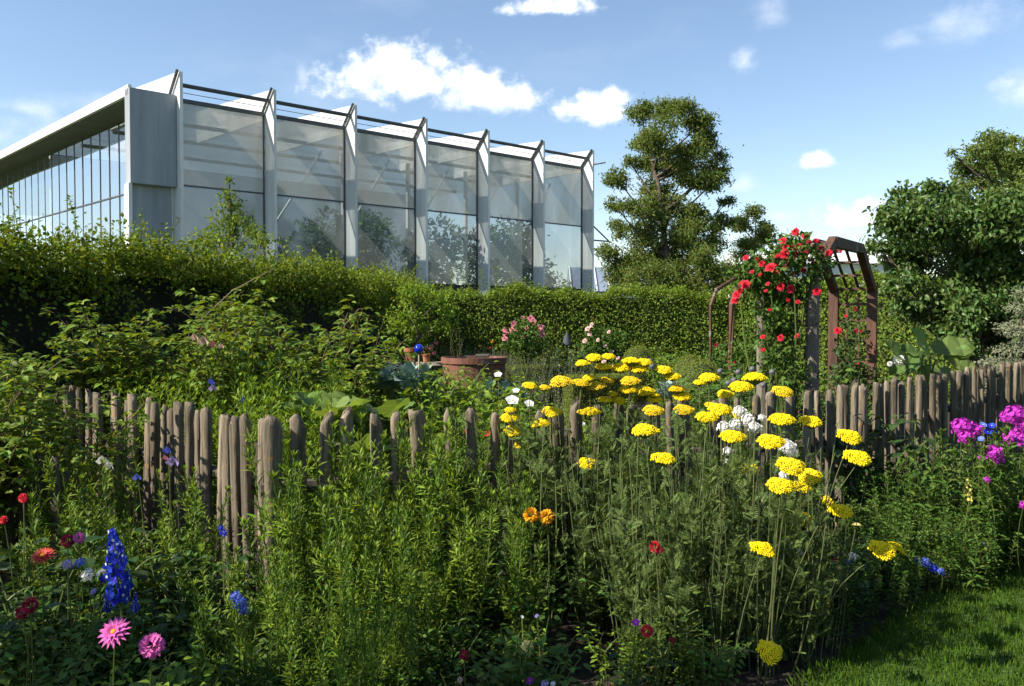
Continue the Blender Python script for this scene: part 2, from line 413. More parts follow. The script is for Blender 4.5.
# ------------------------------------------------------------------ plant generators (local coordinates; return dict part -> mesh)
def stalk_meshes(key, seed, nst=14, h=1.0, spread=.22, lean=.18, L=.075, W=.012, tpl=T_LAN, gap=.011, leaf='aster', stem='stem',
                 t0=.12, shoots=5, tuft=True, rs=.0035, a0=80, a1=28, shrink=.5):
    rng = np.random.default_rng(seed)
    ms, ml = MB(), MB()
    for s in range(nst):
        a = rng.uniform(0, 2 * PI); r = spread * math.sqrt(rng.random())
        b = np.array([r * math.cos(a), r * math.sin(a), 0])
        hh = h * rng.uniform(.55 if leaf == 'aster' else .68, 1.0)
        tp = b + np.array([math.cos(a), math.sin(a), 0]) * lean * rng.uniform(.2, 1.2) * (r / spread + .2) + np.array([rng.normal() * .03, rng.normal() * .03, hh])
        pts = curve_pts(b, tp, [rng.normal() * .025, rng.normal() * .025, 0], 7)
        ms.tube(pts, np.linspace(rs, rs * .5, 7), 4)
        def spray(pts, n, t0, Lf, Wf, a0, a1, mi=0):
            t = np.linspace(t0, 1, n) + rng.normal(size=n) * .004
            p, tg = interp(pts, t)
            az = np.arange(n) * 2.39996 + rng.uniform(0, 6) + rng.normal(size=n) * .2
            ref = norm(np.cross(tg, np.array([.3, .8, .1]))); ref2 = np.cross(tg, ref)
            out = np.cos(az)[:, None] * ref + np.sin(az)[:, None] * ref2
            ang = np.radians(a0 + (a1 - a0) * t ** 1.5 + rng.normal(size=n) * 9)[:, None]
            dv = tg * np.cos(ang) + out * np.sin(ang)
            k = (1 - shrink * t ** 2) * rng.uniform(.75, 1.15, n)
            leaves(ml, tpl, p, dv, tg + .2 * rng.normal(size=(n, 3)), Lf * k, Wf * k, mi)
        spray(pts, max(6, int(hh / gap)), t0, L, W, a0, a1)
        for q in range(shoots):
            t = rng.uniform(.4, .93)
            p, tg = interp(pts, np.array([t])); p = p[0]
            az = rng.uniform(0, 2 * PI); ln = rng.uniform(.08, .2) * (1.25 - t) * 1.6 * min(1.0, h)
            e = p + np.array([math.cos(az) * .42, math.sin(az) * .42, .95]) * ln
            sp = curve_pts(p, e, [0, 0, -ln * .08], 4)
            ms.tube(sp, np.linspace(rs * .55, rs * .3, 4), 3, cap=False)
            spray(sp, max(5, int(ln / (gap * .8))), .15, L * .6, W * .75, 70, 25, 1)
        if tuft:
            n = 7
            az = np.arange(n) * 2.4
            dv = np.stack([np.cos(az) * .45, np.sin(az) * .45, np.ones(n)], -1)
            leaves(ml, tpl, np.repeat(tp[None], n, 0), dv, np.stack([-np.cos(az), -np.sin(az), np.full(n, .4)], -1), L * .5, W * .7, 1)
    return [('stem', ms.mesh(key + '_stem', M[stem])), ('foliage', ml.mesh(key + '_foliage', [M[leaf], M['young' if leaf == 'aster' else leaf]]))]

def cane_meshes(key, seed, n=16, h=1.6, spread=.35, out=.5, L=.075, W=.05, tpl=T_OV, leaf='shrub', cane='cane', node=.06, side=6, per=3):
    """arching canes with side shoots and compound leaves"""
    rng = np.random.default_rng(seed); ms, ml = MB(), MB()
    for s in range(n):
        a = rng.uniform(0, 2 * PI); r = spread * math.sqrt(rng.random())
        b = np.array([r * math.cos(a), r * math.sin(a), 0]); hh = h * rng.uniform(.6, 1.0)
        e = b + np.array([math.cos(a), math.sin(a), 0]) * out * rng.uniform(.2, 1.0) + np.array([0, 0, hh])
        pts = curve_pts(b, e, [0, 0, hh * .12 * rng.random()] - np.array([math.cos(a), math.sin(a), 0]) * .06, 8)
        ms.tube(pts, np.linspace(.007, .0025, 8), 5)
        lines = [(pts, .12)]
        for q in range(side):
            t = rng.uniform(.25, .97); p, tg = interp(pts, np.array([t])); p = p[0]
            az = rng.uniform(0, 2 * PI); ln = rng.uniform(.15, .42) * h / 1.6
            e2 = p + np.array([math.cos(az) * .8, math.sin(az) * .8, rng.uniform(.2, .9)]) * ln
            sp = curve_pts(p, e2, [0, 0, ln * .1], 5); ms.tube(sp, np.linspace(.003, .0015, 5), 3, cap=False); lines.append((sp, .1))
        for pl, t0 in lines:
            ln = np.linalg.norm(np.diff(pl, axis=0), axis=1).sum(); k = max(3, int(ln / node))
            t = np.linspace(t0, 1, k); p, tg = interp(pl, t); az = np.arange(k) * 2.4 + rng.uniform(0, 6)
            outd = np.stack([np.cos(az), np.sin(az), np.full(k, .15)], -1)
            pet = p + outd * L * .55
            for j in range(per):
                off = (j - (per - 1) / 2) * .95
                ca, sa = math.cos(off), math.sin(off)
                dv = np.stack([outd[:, 0] * ca - outd[:, 1] * sa, outd[:, 0] * sa + outd[:, 1] * ca, rng.uniform(-.45, .35, k)], -1)
                sz = rng.uniform(.6, 1.1, k) * (1 if j == per // 2 else .85)
                leaves(ml, tpl, pet, dv, np.array([0, 0, 1]) + rng.normal(size=(k, 3)) * .35, L * sz, W * sz)
    return [('stem', ms.mesh(key + '_stem', M[cane])), ('foliage', ml.mesh(key + '_foliage', M[leaf]))]

def rosette_meshes(key, seed, n=30, L=.2, W=.03, h0=.05, tpl=T_BLADE, leaf='mid', tilt=(20, 70), spread=.08, base=None):
    rng = np.random.default_rng(seed); ml = MB()
    az = rng.uniform(0, 2 * PI, n); tl = np.radians(rng.uniform(*tilt, n))
    pos = np.stack([np.cos(az) * spread * rng.random(n), np.sin(az) * spread * rng.random(n), np.full(n, h0) * rng.random(n)], -1)
    dv = np.stack([np.cos(az) * np.sin(tl), np.sin(az) * np.sin(tl), np.cos(tl)], -1)
    nr = np.stack([-np.cos(az) * np.cos(tl), -np.sin(az) * np.cos(tl), np.sin(tl)], -1) + rng.normal(size=(n, 3)) * .15
    s = rng.uniform(.6, 1.1, n)
    leaves(ml, tpl, pos, dv, nr, L * s, W * s)
    return [('foliage', ml.mesh(key + '_foliage', M[leaf]))]

def assemble(root, parts):
    for nm, me in parts: put(nm, me, root)
    return root

# ------------------------------------------------------------------ flowers (cached meshes, unit metre sizes)
_fc = {}
def fl(kind, mat):
    key = (kind, mat)
    if key in _fc: return _fc[key]
    rng = np.random.default_rng(sum(map(ord, kind + mat)))
    mb = MB(); mats = [M[mat]]
    if kind == 'corymb':      # flat domed yarrow head, radius 0.5
        n = 165; i = np.arange(n) + .5
        r = .5 * np.sqrt(i / n); a = i * 2.39996
        z = .24 * (1 - (r / .5) ** 2) + rng.normal(size=n) * .010 + .018 * np.sin(a * 2 + r * 9)
        edge = 1 + .10 * np.sin(a * 3 + 1) + .06 * np.sin(a * 7)
        for q in range(n):
            s = .041 * rng.uniform(.85, 1.2)
            c = np.array([r[q] * edge[q] * math.cos(a[q]), r[q] * edge[q] * math.sin(a[q]), z[q]])
            vs = [c + np.array([s * math.cos(w), s * math.sin(w), -.3 * s]) for w in np.arange(6) * PI / 3] + [c + np.array([0, 0, s * .42])]
            vs += [c + np.array([s * .7 * math.cos(w), s * .7 * math.sin(w), -1.3 * s]) for w in np.arange(6) * PI / 3]
            fs = [(w, (w + 1) % 6, 6) for w in range(6)]; fq = [(w, 7 + w, 7 + (w + 1) % 6, (w + 1) % 6) for w in range(6)]
            mb.add(vs, [np.array(fs), np.array(fq)])
        ang = np.arange(16) * 2 * PI / 16
        under = np.concatenate([np.stack([.47 * np.cos(ang), .47 * np.sin(ang), np.full(16, -.035)], -1), np.stack([.05 * np.cos(ang), .05 * np.sin(ang), np.full(16, -.30)], -1)])
        j = np.arange(16); mb.add(under, np.stack([j, (j + 1) % 16, 16 + (j + 1) % 16, 16 + j], -1), 1)
        mats.append(M['stem_grey'])
    elif kind == 'dome':      # phlox-like dome of five-petalled florets, radius .5
        n = 52; i = np.arange(n) + .5
        zz = 1 - i / n * 1.15; a = i * 2.39996; rr = np.sqrt(np.clip(1 - zz ** 2, 0, 1))
        d = np.stack([rr * np.cos(a), rr * np.sin(a), zz], -1)
        pos = d * np.array([.42, .42, .34]) * rng.uniform(.72, 1.12, n)[:, None] + rng.normal(size=(n, 3)) * .03
        leaves(mb, T_FLW, pos, norm(np.cross(d, rng.normal(size=(n, 3)))), d + rng.normal(size=(n, 3)) * .35, .11, .11)
    elif kind == 'rose':      # double rose, radius .5
        n = 34; i = np.arange(n)
        t = i / n; a = i * 2.39996; tl = .15 + 1.35 * t
        d = np.stack([np.cos(a) * np.sin(tl), np.sin(a) * np.sin(tl), np.cos(tl)], -1)
        pos = d * (.05 + .22 * t)[:, None]
        leaves(mb, T_OV, pos, d, np.stack([-np.cos(a), -np.sin(a), np.full(n, .8)], -1), .16 + .2 * t, .22 + .26 * t)
    elif kind == 'zinnia':    # ray petals in two rings round a disc, radius .5
        for (n, tl, l, z0) in ((16, 78, .5, 0), (13, 66, .42, .03), (9, 50, .3, .05)):
            a = np.arange(n) * 2 * PI / n + z0 * 40
            q = math.radians(tl)
            d = np.stack([np.cos(a) * math.sin(q), np.sin(a) * math.sin(q), np.full(n, math.cos(q))], -1)
            leaves(mb, T_OV, d * .06 + np.array([0, 0, z0]), d, np.stack([-np.cos(a), -np.sin(a), np.full(n, 2.)], -1), l, .17)
        mb.lathe([(.0, .16), (.07, .15), (.11, .10), (.12, .05)], 10, 1)
        mats.append(M['marigold'])
    elif kind == 'pom':       # full ball of petals
        n = 70; i = np.arange(n) + .5
        zz = 1 - i / n * 1.5; a = i * 2.39996; rr = np.sqrt(np.clip(1 - zz ** 2, 0, 1))
        d = np.stack([rr * np.cos(a), rr * np.sin(a), zz], -1)
        leaves(mb, T_OV, d * .26, norm(d + rng.normal(size=(n, 3)) * .3), np.array([0, 0, 1.]) + d * .2, .25, .2)
    elif kind == 'open':      # simple bowl flower of five wide petals
        leaves(mb, _flower(5, .55, .28), np.zeros((1, 3)), np.array([0, 1., 0]), np.array([0, 0, 1.]), .5, .5)
        leaves(mb, _flower(5, .5, .4), np.array([[0, 0, .02]]), np.array([.6, .8, 0]), np.array([0, 0, 1.]), .32, .32)
        mb.lathe([(0, .14), (.06, .12), (.07, .04)], 8, 1); mats.append(M['cream'])
    elif kind in ('spike', 'sparse'):     # flower spire, height 1, radius about .17
        n = 78 if kind == 'spike' else 26
        t = (np.arange(n) + .5) / n; a = np.arange(n) * 2.39996
        r = (.15 * (1 - t ** 2.2) * (1 - .5 * np.clip(.2 - t, 0, 1) / .2) + .02) * rng.uniform(.55, 1.2, n)
        d = np.stack([np.cos(a), np.sin(a), np.full(n, .15)], -1)
        pos = d * r[:, None] * np.array([1, 1, 0]) + np.stack([0 * t, 0 * t, t], -1)
        leaves(mb, T_FLW, pos, np.array([0, 0, 1.]) + rng.normal(size=(n, 3)) * .3, d + rng.normal(size=(n, 3)) * .5, .07 * (1.15 - .6 * t), .07 * (1.15 - .6 * t))
        if kind == 'spike':
            k = rng.random(n) < .28
            leaves(mb, T_FLW, (pos + d * .02)[k], np.array([0, 0, 1.]), d[k], .024, .024, 1); mats.append(M['white'])
        mb.tube([(0, 0, -.3), (0, 0, .95)], [.018, .008], 5, len(mats)); mats.append(M['stem'])
    elif kind == 'pea':       # hooded two-petalled sweet pea
        leaves(mb, T_OV, np.array([[0, 0, 0], [.02, 0, 0], [-.02, 0, 0]]), np.array([[0, -.3, 1.], [.6, -.6, .3], [-.6, -.6, .3]]), np.array([0, -1., .3]), .55, .6)
    elif kind == 'globe':     # round seed head
        n = 60; i = np.arange(n) + .5; zz = 1 - 2 * i / n; a = i * 2.39996; rr = np.sqrt(1 - zz ** 2)
        d = np.stack([rr * np.cos(a), rr * np.sin(a), zz], -1)
        leaves(mb, T_DIA, d * .3, d, norm(np.cross(d, rng.normal(size=(n, 3)))), .22, .1)
        mb.lathe([(.0, .38), (.2, .33), (.33, .15), (.36, 0), (.33, -.15), (.2, -.33), (0, -.38)], 10)
    _fc[key] = mb.mesh('flower_' + kind + '_' + mat, mats)
    return _fc[key]

def stem_to(name, root, p_from, p_to, rad=.003, mat='stem', bend=None):
    """a stem between two world points, as a child of root"""
    o = np.array(root.location)
    mb = MB()
    b = (0, 0, 0) if bend is None else bend
    mb.tube(curve_pts(np.array(p_from) - o, np.array(p_to) - o, b, 6), np.linspace(rad * 1.3, rad * .8, 6), 5)
    return put(name, mb.mesh(name, M[mat]), root)

def facing(px_dir=(0, -.6, .8)):
    """euler that turns local +Z towards a direction"""
    return Vector(px_dir).to_track_quat('Z', 'Y').to_euler()
# ------------------------------------------------------------------ camera, sun, sky
cam = bpy.data.cameras.new('camera'); cam.lens = F / 1024 * 36; cam.sensor_width = 36; cam.clip_end = 2000; cam.clip_start = 0.05
co = link(bpy.data.objects.new('camera', cam)); co.location = (0, 0, CAMZ); co.rotation_euler = (PI / 2 - TH, 0, 0)
S.camera = co
SUN_EL = R(39)
sh = np.array([-.95, -.33]); sh /= np.linalg.norm(sh)
SUNV = np.array([sh[0] * math.cos(SUN_EL), sh[1] * math.cos(SUN_EL), math.sin(SUN_EL)])
sl = bpy.data.lights.new('sun', 'SUN'); sl.energy = 5.0; sl.angle = R(0.53); sl.color = (1.0, 0.93, 0.80)
so = link(bpy.data.objects.new('sun', sl)); so.rotation_euler = Vector(SUNV).to_track_quat('Z', 'Y').to_euler(); so.location = (-30, -8, 25)

w = bpy.data.worlds.new('World'); S.world = w; w.use_nodes = True
nt = w.node_tree; nt.nodes.clear(); N = nt.nodes.new; LK = nt.links.new
def mth(op, a, b=None, c=None, clamp=False):
    n = N('ShaderNodeMath'); n.operation = op; n.use_clamp = clamp
    for i, x in enumerate((a, b, c)):
        if x is None: continue
        if isinstance(x, (int, float)): n.inputs[i].default_value = x
        else: LK(x, n.inputs[i])
    return n.outputs[0]
sky = N('ShaderNodeTexSky'); sky.sky_type = 'NISHITA'; sky.sun_disc = False
sky.sun_elevation = SUN_EL; sky.sun_rotation = math.atan2(sh[0], sh[1])
sky.air_density = 1.0; sky.dust_density = 0.25; sky.ozone_density = 1.4; sky.altitude = 100
tc = N('ShaderNodeTexCoord'); sp = N('ShaderNodeSeparateXYZ'); LK(tc.outputs['Generated'], sp.inputs[0])
AZ = mth('ARCTAN2', sp.outputs[0], sp.outputs[1]); EL = mth('ARCSINE', sp.outputs[2])
cv = N('ShaderNodeCombineXYZ'); LK(AZ, cv.inputs[0]); LK(EL, cv.inputs[1])
def cloud_noise(scale, detail, off, rough=.6, sy=1.0):
    mp = N('ShaderNodeMapping'); mp.inputs['Location'].default_value = (off, off * .7, 0); mp.inputs['Scale'].default_value = (1, sy, 1)
    LK(cv.outputs[0], mp.inputs[0])
    n = N('ShaderNodeTexNoise'); n.inputs['Scale'].default_value = scale; n.inputs['Detail'].default_value = detail; n.inputs['Roughness'].default_value = rough
    LK(mp.outputs[0], n.inputs['Vector']); return n.outputs[0]
n1 = cloud_noise(13, 9, 3.1, .58, 1.35)
n3 = cloud_noise(42, 6, 1.3, .6, 1.2)
n2 = cloud_noise(5, 6, 7.7, .6, 2.0)
# (az px, el px, half width px, half height px, strength): real directions in the sky, given in the photograph's angular units
CL = [(415, 84, 112, 40, 1.0), (385, 66, 46, 34, 1.0), (480, 98, 82, 26, .9), (592, 112, 48, 26, 1.0), (612, 100, 26, 18, .9),
      (545, 8, 58, 16, .95), (815, 163, 25, 12, .9), (848, 217, 52, 20, 1.0), (872, 206, 28, 14, .8),
      (745, 62, 16, 19, .62), (968, 28, 60, 30, .42), (770, 14, 24, 30, .36), (905, 42, 30, 14, .35), (30, 140, 130, 36, .52), (25, 108, 40, 16, .5), (100, 108, 80, 20, .32),
      (640, 195, 60, 30, .45), (742, 185, 26, 18, .55), (780, 216, 30, 12, .5), (1020, 95, 40, 40, .6), (303, 78, 12, 25, .42), (1010, 145, 60, 16, .5), (620, 250, 90, 30, .4), (760, 240, 70, 20, .45),
      (-470, 130, 260, 90, 1.0), (-250, 120, 170, 50, .9), (1250, 110, 150, 50, .9), (1500, 160, 190, 60, 1.0), (1900, 120, 200, 60, .9)]
mask = None; shade = None
def pxdir(px, py):
    if 0 <= px <= 1024:
        v = norm(ray(px, py)); return math.atan2(v[0], v[1]), math.asin(v[2])
    return math.atan((512 if px > 512 else -512) / F) + (px - (1024 if px > 512 else 0)) / F, (318 - py) / F
for (px, py, rx, ry, st) in CL:
    a0, e0 = pxdir(px, py)
    dx = mth('MULTIPLY', mth('SUBTRACT', AZ, a0), F / rx)
    dy = mth('MULTIPLY', mth('SUBTRACT', EL, e0), F / ry)
    dyb = mth('MULTIPLY', dy, mth('ADD', mth('MULTIPLY', mth('LESS_THAN', dy, 0.0), .55), 1.0))   # flatter base
    q = mth('SQRT', mth('ADD', mth('MULTIPLY', dx, dx), mth('MULTIPLY', dyb, dyb)))
    f = mth('SUBTRACT', 1.0, q)
    f = mth('ADD', f, mth('MULTIPLY', mth('SUBTRACT', n1, .5), 1.5 if rx > 30 else .8)); f = mth('ADD', f, mth('MULTIPLY', mth('SUBTRACT', n3, .5), 1.5))
    sm = N('ShaderNodeMapRange'); sm.interpolation_type = 'SMOOTHSTEP'
    sm.inputs[1].default_value = 0.05; sm.inputs[2].default_value = .75 if st > .7 else 1.25; sm.inputs[4].default_value = st
    LK(f, sm.inputs[0]); k = sm.outputs[0]
    s_ = mth('MULTIPLY', k, mth('ADD', mth('MULTIPLY', dy, .5), .55, clamp=True))
    mask = k if mask is None else mth('MAXIMUM', mask, k)
    shade = s_ if shade is None else mth('MAXIMUM', shade, s_)
thin = N('ShaderNodeMapRange'); thin.interpolation_type = 'SMOOTHSTEP'; thin.inputs[1].default_value = .5; thin.inputs[2].default_value = .8; thin.inputs[4].default_value = .16
LK(n2, thin.inputs[0])
lowc = N('ShaderNodeMapRange'); lowc.inputs[1].default_value = .30; lowc.inputs[2].default_value = .02; lowc.inputs[3].default_value = 0; lowc.inputs[4].default_value = 1
LK(EL, lowc.inputs[0])
mask = mth('MAXIMUM', mask, mth('MULTIPLY', thin.outputs[0], 1.0))
cc = N('ShaderNodeMix'); cc.data_type = 'RGBA'; cc.inputs[6].default_value = (.50, .56, .66, 1); cc.inputs[7].default_value = (.95, .95, .95, 1)
LK(mth('ADD', shade, mth('MULTIPLY', mth('SUBTRACT', n1, .5), .6), clamp=True), cc.inputs[0])
skm = N('ShaderNodeMix'); skm.data_type = 'RGBA'; skm.blend_type = 'MULTIPLY'; skm.inputs[0].default_value = 1
SKY_S = 0.105
LK(sky.outputs[0], skm.inputs[6]); skm.inputs[7].default_value = (1, 1, 1, 1)
ccs = N('ShaderNodeVectorMath'); ccs.operation = 'SCALE'; ccs.inputs['Scale'].default_value = 1.0 / SKY_S; LK(cc.outputs[2], ccs.inputs[0])
fin = N('ShaderNodeMix'); fin.data_type = 'RGBA'; LK(mask, fin.inputs[0]); LK(skm.outputs[2], fin.inputs[6]); LK(ccs.outputs[0], fin.inputs[7])
bg = N('ShaderNodeBackground'); bg.inputs[1].default_value = SKY_S; LK(fin.outputs[2], bg.inputs[0])
wo = N('ShaderNodeOutputWorld'); LK(bg.outputs[0], wo.inputs[0])
S.view_settings.view_transform = 'Standard'; S.view_settings.look = 'None'; S.view_settings.gamma = 1; S.view_settings.exposure = 0.85
S.render.engine = 'CYCLES'
cy = S.cycles; cy.max_bounces = 8; cy.transparent_max_bounces = 16; cy.diffuse_bounces = 3; cy.glossy_bounces = 3; cy.transmission_bounces = 4
cy.use_denoising = True; cy.sample_clamp_indirect = 4.0; cy.caustics_reflective = False; cy.caustics_refractive = False

# ------------------------------------------------------------------ ground
def sheet(name, poly, z, mat):
    mb = MB(); p = np.array([(x, y, z) for x, y in poly]); mb.add(p, np.arange(len(p))[None, :])
    o = put(name, mb.mesh(name, mat)); return tag(o, kind='structure')
sheet('ground', [(-900, -900), (900, -900), (900, 900), (-900, 900)], 0.0, M['ground'])
sheet('garden_soil', [(-9, 1.4), (16, 1.4), (16, 21), (-9, 21)], 0.006, M['soil'])
lawn_edge = [(0.1, 1.3), (0.75, 2.9), (1.30, 3.85), (2.15, 4.75), (3.50, 6.05), (6.2, 8.75), (9.5, 12.0)]
sheet('lawn', [(0.1, -12)] + lawn_edge + [(30, 12), (30, -12)], 0.014, M['lawn'])
rng = np.random.default_rng(5)
mb = MB()
g = []
while len(g) < 78000:
    x, y = rng.uniform(.5, 9.5), rng.uniform(2.6, 10.5)
    if abs(x / y) > .62 and rng.random() > .45: continue
    ex = np.interp(y, [p[1] for p in lawn_edge], [p[0] for p in lawn_edge])
    if x < ex + .01 or rng.random() > min(1, (4.6 / y) ** 2): continue
    g.append((x, y, .013))
g = np.array(g); n = len(g); az = rng.uniform(0, 2 * PI, n); tl = rng.uniform(.1, .8, n)
leaves(mb, T_DIA, g, np.stack([np.cos(az) * tl, np.sin(az) * tl, np.ones(n)], -1), np.stack([np.cos(az), np.sin(az), np.zeros(n)], -1), rng.uniform(.025, .055, n), .0045)
ck = rng.random(n) < .045; m_ = int(ck.sum()); leaves(mb, T_OV, g[ck] + [0, 0, .018], rng.normal(size=(m_, 3)) * [1, 1, .15], np.array([0, 0, 1.]), .022, .018)
es = rng.uniform(2.9, 11, 2600); ex_ = np.interp(es, [p[1] for p in lawn_edge], [p[0] for p in lawn_edge]) + rng.normal(size=2600) * .03
ea = rng.uniform(0, 2 * PI, 2600)
leaves(mb, T_DIA, np.stack([ex_, es, np.full(2600, .012)], -1), np.stack([np.cos(ea) * .7 - .3, np.sin(ea) * .7 + .2, np.ones(2600)], -1), np.stack([np.cos(ea), np.sin(ea), 0 * ea], -1), rng.uniform(.03, .085, 2600), .005)
tag(put('grass', mb.mesh('grass', M['grass'])), 'short mown green grass of the lawn', 'grass', kind='stuff')

# ------------------------------------------------------------------ glass hall
E = norm(np.array([956., 890., 0])); NO = np.array([E[1], -E[0], 0]); BK = -NO; UP = np.array([0, 0, 1.])
F0 = np.array([-9.21, 33.5, 0.0]); BAY = 3.5
def fp(k, o=0.0, z=0.0): return F0 + E * BAY * k + NO * o + UP * z
hall = thing('glass_hall', 'large modern glass hall with white roof fins standing behind the hedges', 'building', (0, 0, 0))
ZE, ZT, ZM, ZB = 9.24, 10.0, 6.25, 3.1
for k in range(-1, 6):
    mb = MB()
    mb.prism([(.72, 0), (.72, ZT), (-6, 10.32), (-6, ZE - .25), (0, ZE - .25), (0, 0)], fp(k), NO, UP, E, .11)
    fn = put('roof_fin', mb.mesh('roof_fin', M['white_paint']), hall)
    ms = MB(); ms.tube([fp(k, .72, ZT + .03) - E * .13, fp(k, .0, ZE + .02) - E * .13], .055, 6)
    put('strut', ms.mesh('strut', M['dark_metal']), fn)
for k in range(-1, 5):
    mb = MB(); mb.tube([fp(k, .42, 9.62), fp(k + 1, .42, 9.62)], .075, 8)
    put('tie_rod', mb.mesh('tie_rod', M['dark_metal']), hall)
    mb = MB(); mb.tube([fp(k, .2, 9.42), fp(k + 1, .2, 9.42)], .012, 4)
    put('cable', mb.mesh('cable', M['dark_metal']), hall)
    for z0, z1, mt in ((ZM + .03, ZE - .12, 'pane'), (ZB, ZM - .03, 'pane_low')):
        mb = MB(); a, b = fp(k) + E * .1, fp(k + 1) - E * .1
        mb.add([a + UP * z0, b + UP * z0, b + UP * z1, a + UP * z1], np.array([[0, 1, 2, 3]]))
        put('glass_pane', mb.mesh('glass_pane', M[mt]), hall)
    mb = MB(); a, b = fp(k) + E * .09, fp(k + 1) - E * .09
    mb.box((a + b) / 2 + UP * (ZE - .05), (BAY - .18, .14, .13), 0, E, NO)
    mb.box((a + b) / 2 + UP * ZM, (BAY - .18, .06, .055), 0, E, NO)
    for q in (.10, BAY - .10):
        mb.box(fp(k) + E * q + UP * (ZB + ZE - .12) / 2, (.045, .07, ZE - ZB - .1), 0, E, NO)
    put('window_frame', mb.mesh('window_frame', M['dark_metal']), hall)
    mb = MB(); mb.box((a + b) / 2 + UP * (ZB - .02) / 2, (BAY - .18, .2, ZB - .02), 0, E, NO)
    put('plinth', mb.mesh('plinth', M['plinth']), hall)
# solid end panel beside the first fin
PW = 1.63
a, b = fp(-1) - E * PW, fp(-1) - E * .08
mb = MB(); mb.box((a + b) / 2 + NO * .225 + UP * (6.1 + ZE) / 2, (PW - .08, .45, ZE - 6.1), 0, E, NO)
put('end_panel', mb.mesh('end_panel', M['grey_panel']), hall)
mb = MB(); mb.prism([(0, 0), (.42, 0), (.42, 6.09), (.1, 6.09), (0, 5.9)], a, NO, UP, E, .12); put('edge_panel', mb.mesh('edge_panel', M['white_paint']), hall)
mb = MB(); mb.box((a + b) / 2 + NO * .08 + UP * 3.04, (PW - .2, .16, 6.08), 0, E, NO)
put('lower_panel', mb.mesh('lower_panel', M['grey_panel']), hall)
# flank: overhanging roof, mullioned glass
C0 = a + NO * .45
RL = 44.0
def fk(t, r=0.0, z=0.0): return C0 + BK * t + E * r + UP * z
mb = MB(); mb.box(fk(RL / 2 + .08, .06, 9.19), (RL - .1, .12, .34), 0, BK, E)
put('roof_fascia', mb.mesh('roof_fascia', M['white_paint']), hall)
mb = MB(); mb.box(fk(RL / 2 + .3, .80, 9.08), (RL - .6, 1.34, .10), 0, BK, E)
put('soffit', mb.mesh('soffit', M['soffit']), hall)
RG = 1.3
npan = 38; pwid = (RL - 4) / npan
for i in range(npan):
    t0 = .55 + i * pwid
    for z0, z1 in ((ZM + .03, 9.10), (1.2, ZM - .03)):
        mb = MB(); tilt = .006 * math.sin(i * 12.9 + z0)
        q_ = E * tilt; mb.add([fk(t0, RG, z0) - q_, fk(t0 + pwid, RG, z0) + q_, fk(t0 + pwid, RG, z1) + q_, fk(t0, RG, z1) - q_], np.array([[0, 1, 2, 3]]))
        put('flank_pane', mb.mesh('flank_pane', M['mirror_pane']), hall)
    mb = MB(); mb.box(fk(t0, RG, 5.15), (.05, .04, 7.9), 0, BK, E)
    put('mullion', mb.mesh('mullion', M['mullion']), hall)
mb = MB(); mb.box(fk(RL / 2 + .3, RG, ZM), (RL - .6, .09, .05), 0, BK, E); put('transom', mb.mesh('transom', M['dark_metal']), hall)
mb = MB(); mb.box(fk(RL / 2 + .3, RG, .58), (RL - .6, .22, 1.16), 0, BK, E); put('flank_plinth', mb.mesh('flank_plinth', M['plinth']), hall)
# glazed roof with purlins, back wall, inner floor and a line of inner columns
mb = MB(); A_, B_ = fp(-1) , fp(5)
mid = (A_ + B_) / 2
mb.add([mid + E * sx * (BAY * 3 + 1) + BK * o_ + UP * 9.17 for sx, o_ in ((-1, .2), (1, .2), (1, 13.8), (-1, 13.8))], np.array([[0, 1, 2, 3]])); put('roof_glazing', mb.mesh('roof_glazing', M['roof_glass']), hall)
mb = MB()
for o in (3.0, 6.2, 10.0): mb.box(mid + BK * o + UP * 9.02, (BAY * 6 - .2, .09, .14), 0, E, NO)
put('purlin_frame', mb.mesh('purlin_frame', M['dark_metal']), hall)
mb = MB(); mb.box(mid + BK * 14.2 + UP * 4.6, (BAY * 6, .2, 9.1), 0, E, NO); put('back_wall', mb.mesh('back_wall', M['pale_wall']), hall)
mb = MB(); mb.box(mid + BK * 28 + UP * 9.2, (BAY * 6, 27, .15), 0, E, NO); put('rear_roof', mb.mesh('rear_roof', M['soffit']), hall)
for k in (0, 1, 2, 3, 4):
    mb = MB(); mb.tube([fp(k + .5, -3, 0), fp(k + .5, -3, 8.8)], .10, 8); mb.tube([fp(k + .5, -3, 5.2), fp(k + 1.2, -3, 8.8)], .05, 6)
    put('inner_column', mb.mesh('inner_column', M['white_paint']), hall)
mb = MB(); mb.tube([fp(5, .7, 9.3), fp(5, 1.5, 9.3)], .04, 6); mb.tube([fp(5.1, .0, 5.6), fp(5.55, .1, 5.6)], .04, 5); mb.tube([fp(5.1, 0, 6.6), fp(5.55, .1, 5.6)], .04, 5)
put('bracket', mb.mesh('bracket', M['dark_metal']), hall)
# trees added inside the hall to keep light off the lower panes
rng = np.random.default_rng(21)
for j, (k, h) in enumerate([(.9, 5.9), (1.75, 6.3), (2.6, 6.0), (3.7, 6.4), (4.6, 6.3)]):
    c = fp(k, -2.0)
    t = thing('indoor_tree', ['leafy indoor tree behind the second window bay of the glass hall', 'indoor tree behind the third window bay of the glass hall', 'indoor tree behind the middle window bay of the glass hall', 'indoor tree behind the fifth window bay of the glass hall', 'indoor tree behind the last window bay of the glass hall'][j], 'tree', c, group='trees inside the glass hall')
    mb = MB(); mb.tube([(0, 0, 0), (.1, 0, h * .5), (0, .1, h * .8)], [.12, .08, .04], 6); put('trunk', mb.mesh('trunk', M['bark']), t)
    mb = MB(); blob_leaves(mb, [((rng.normal() * .7, rng.normal() * .5, z), (1.2, .8, .9)) for z in np.linspace(2.2, h - .8, 6)], rng, 130, T_DIA, .32, .14)
    put('crown', mb.mesh('crown', M['mid']), t)

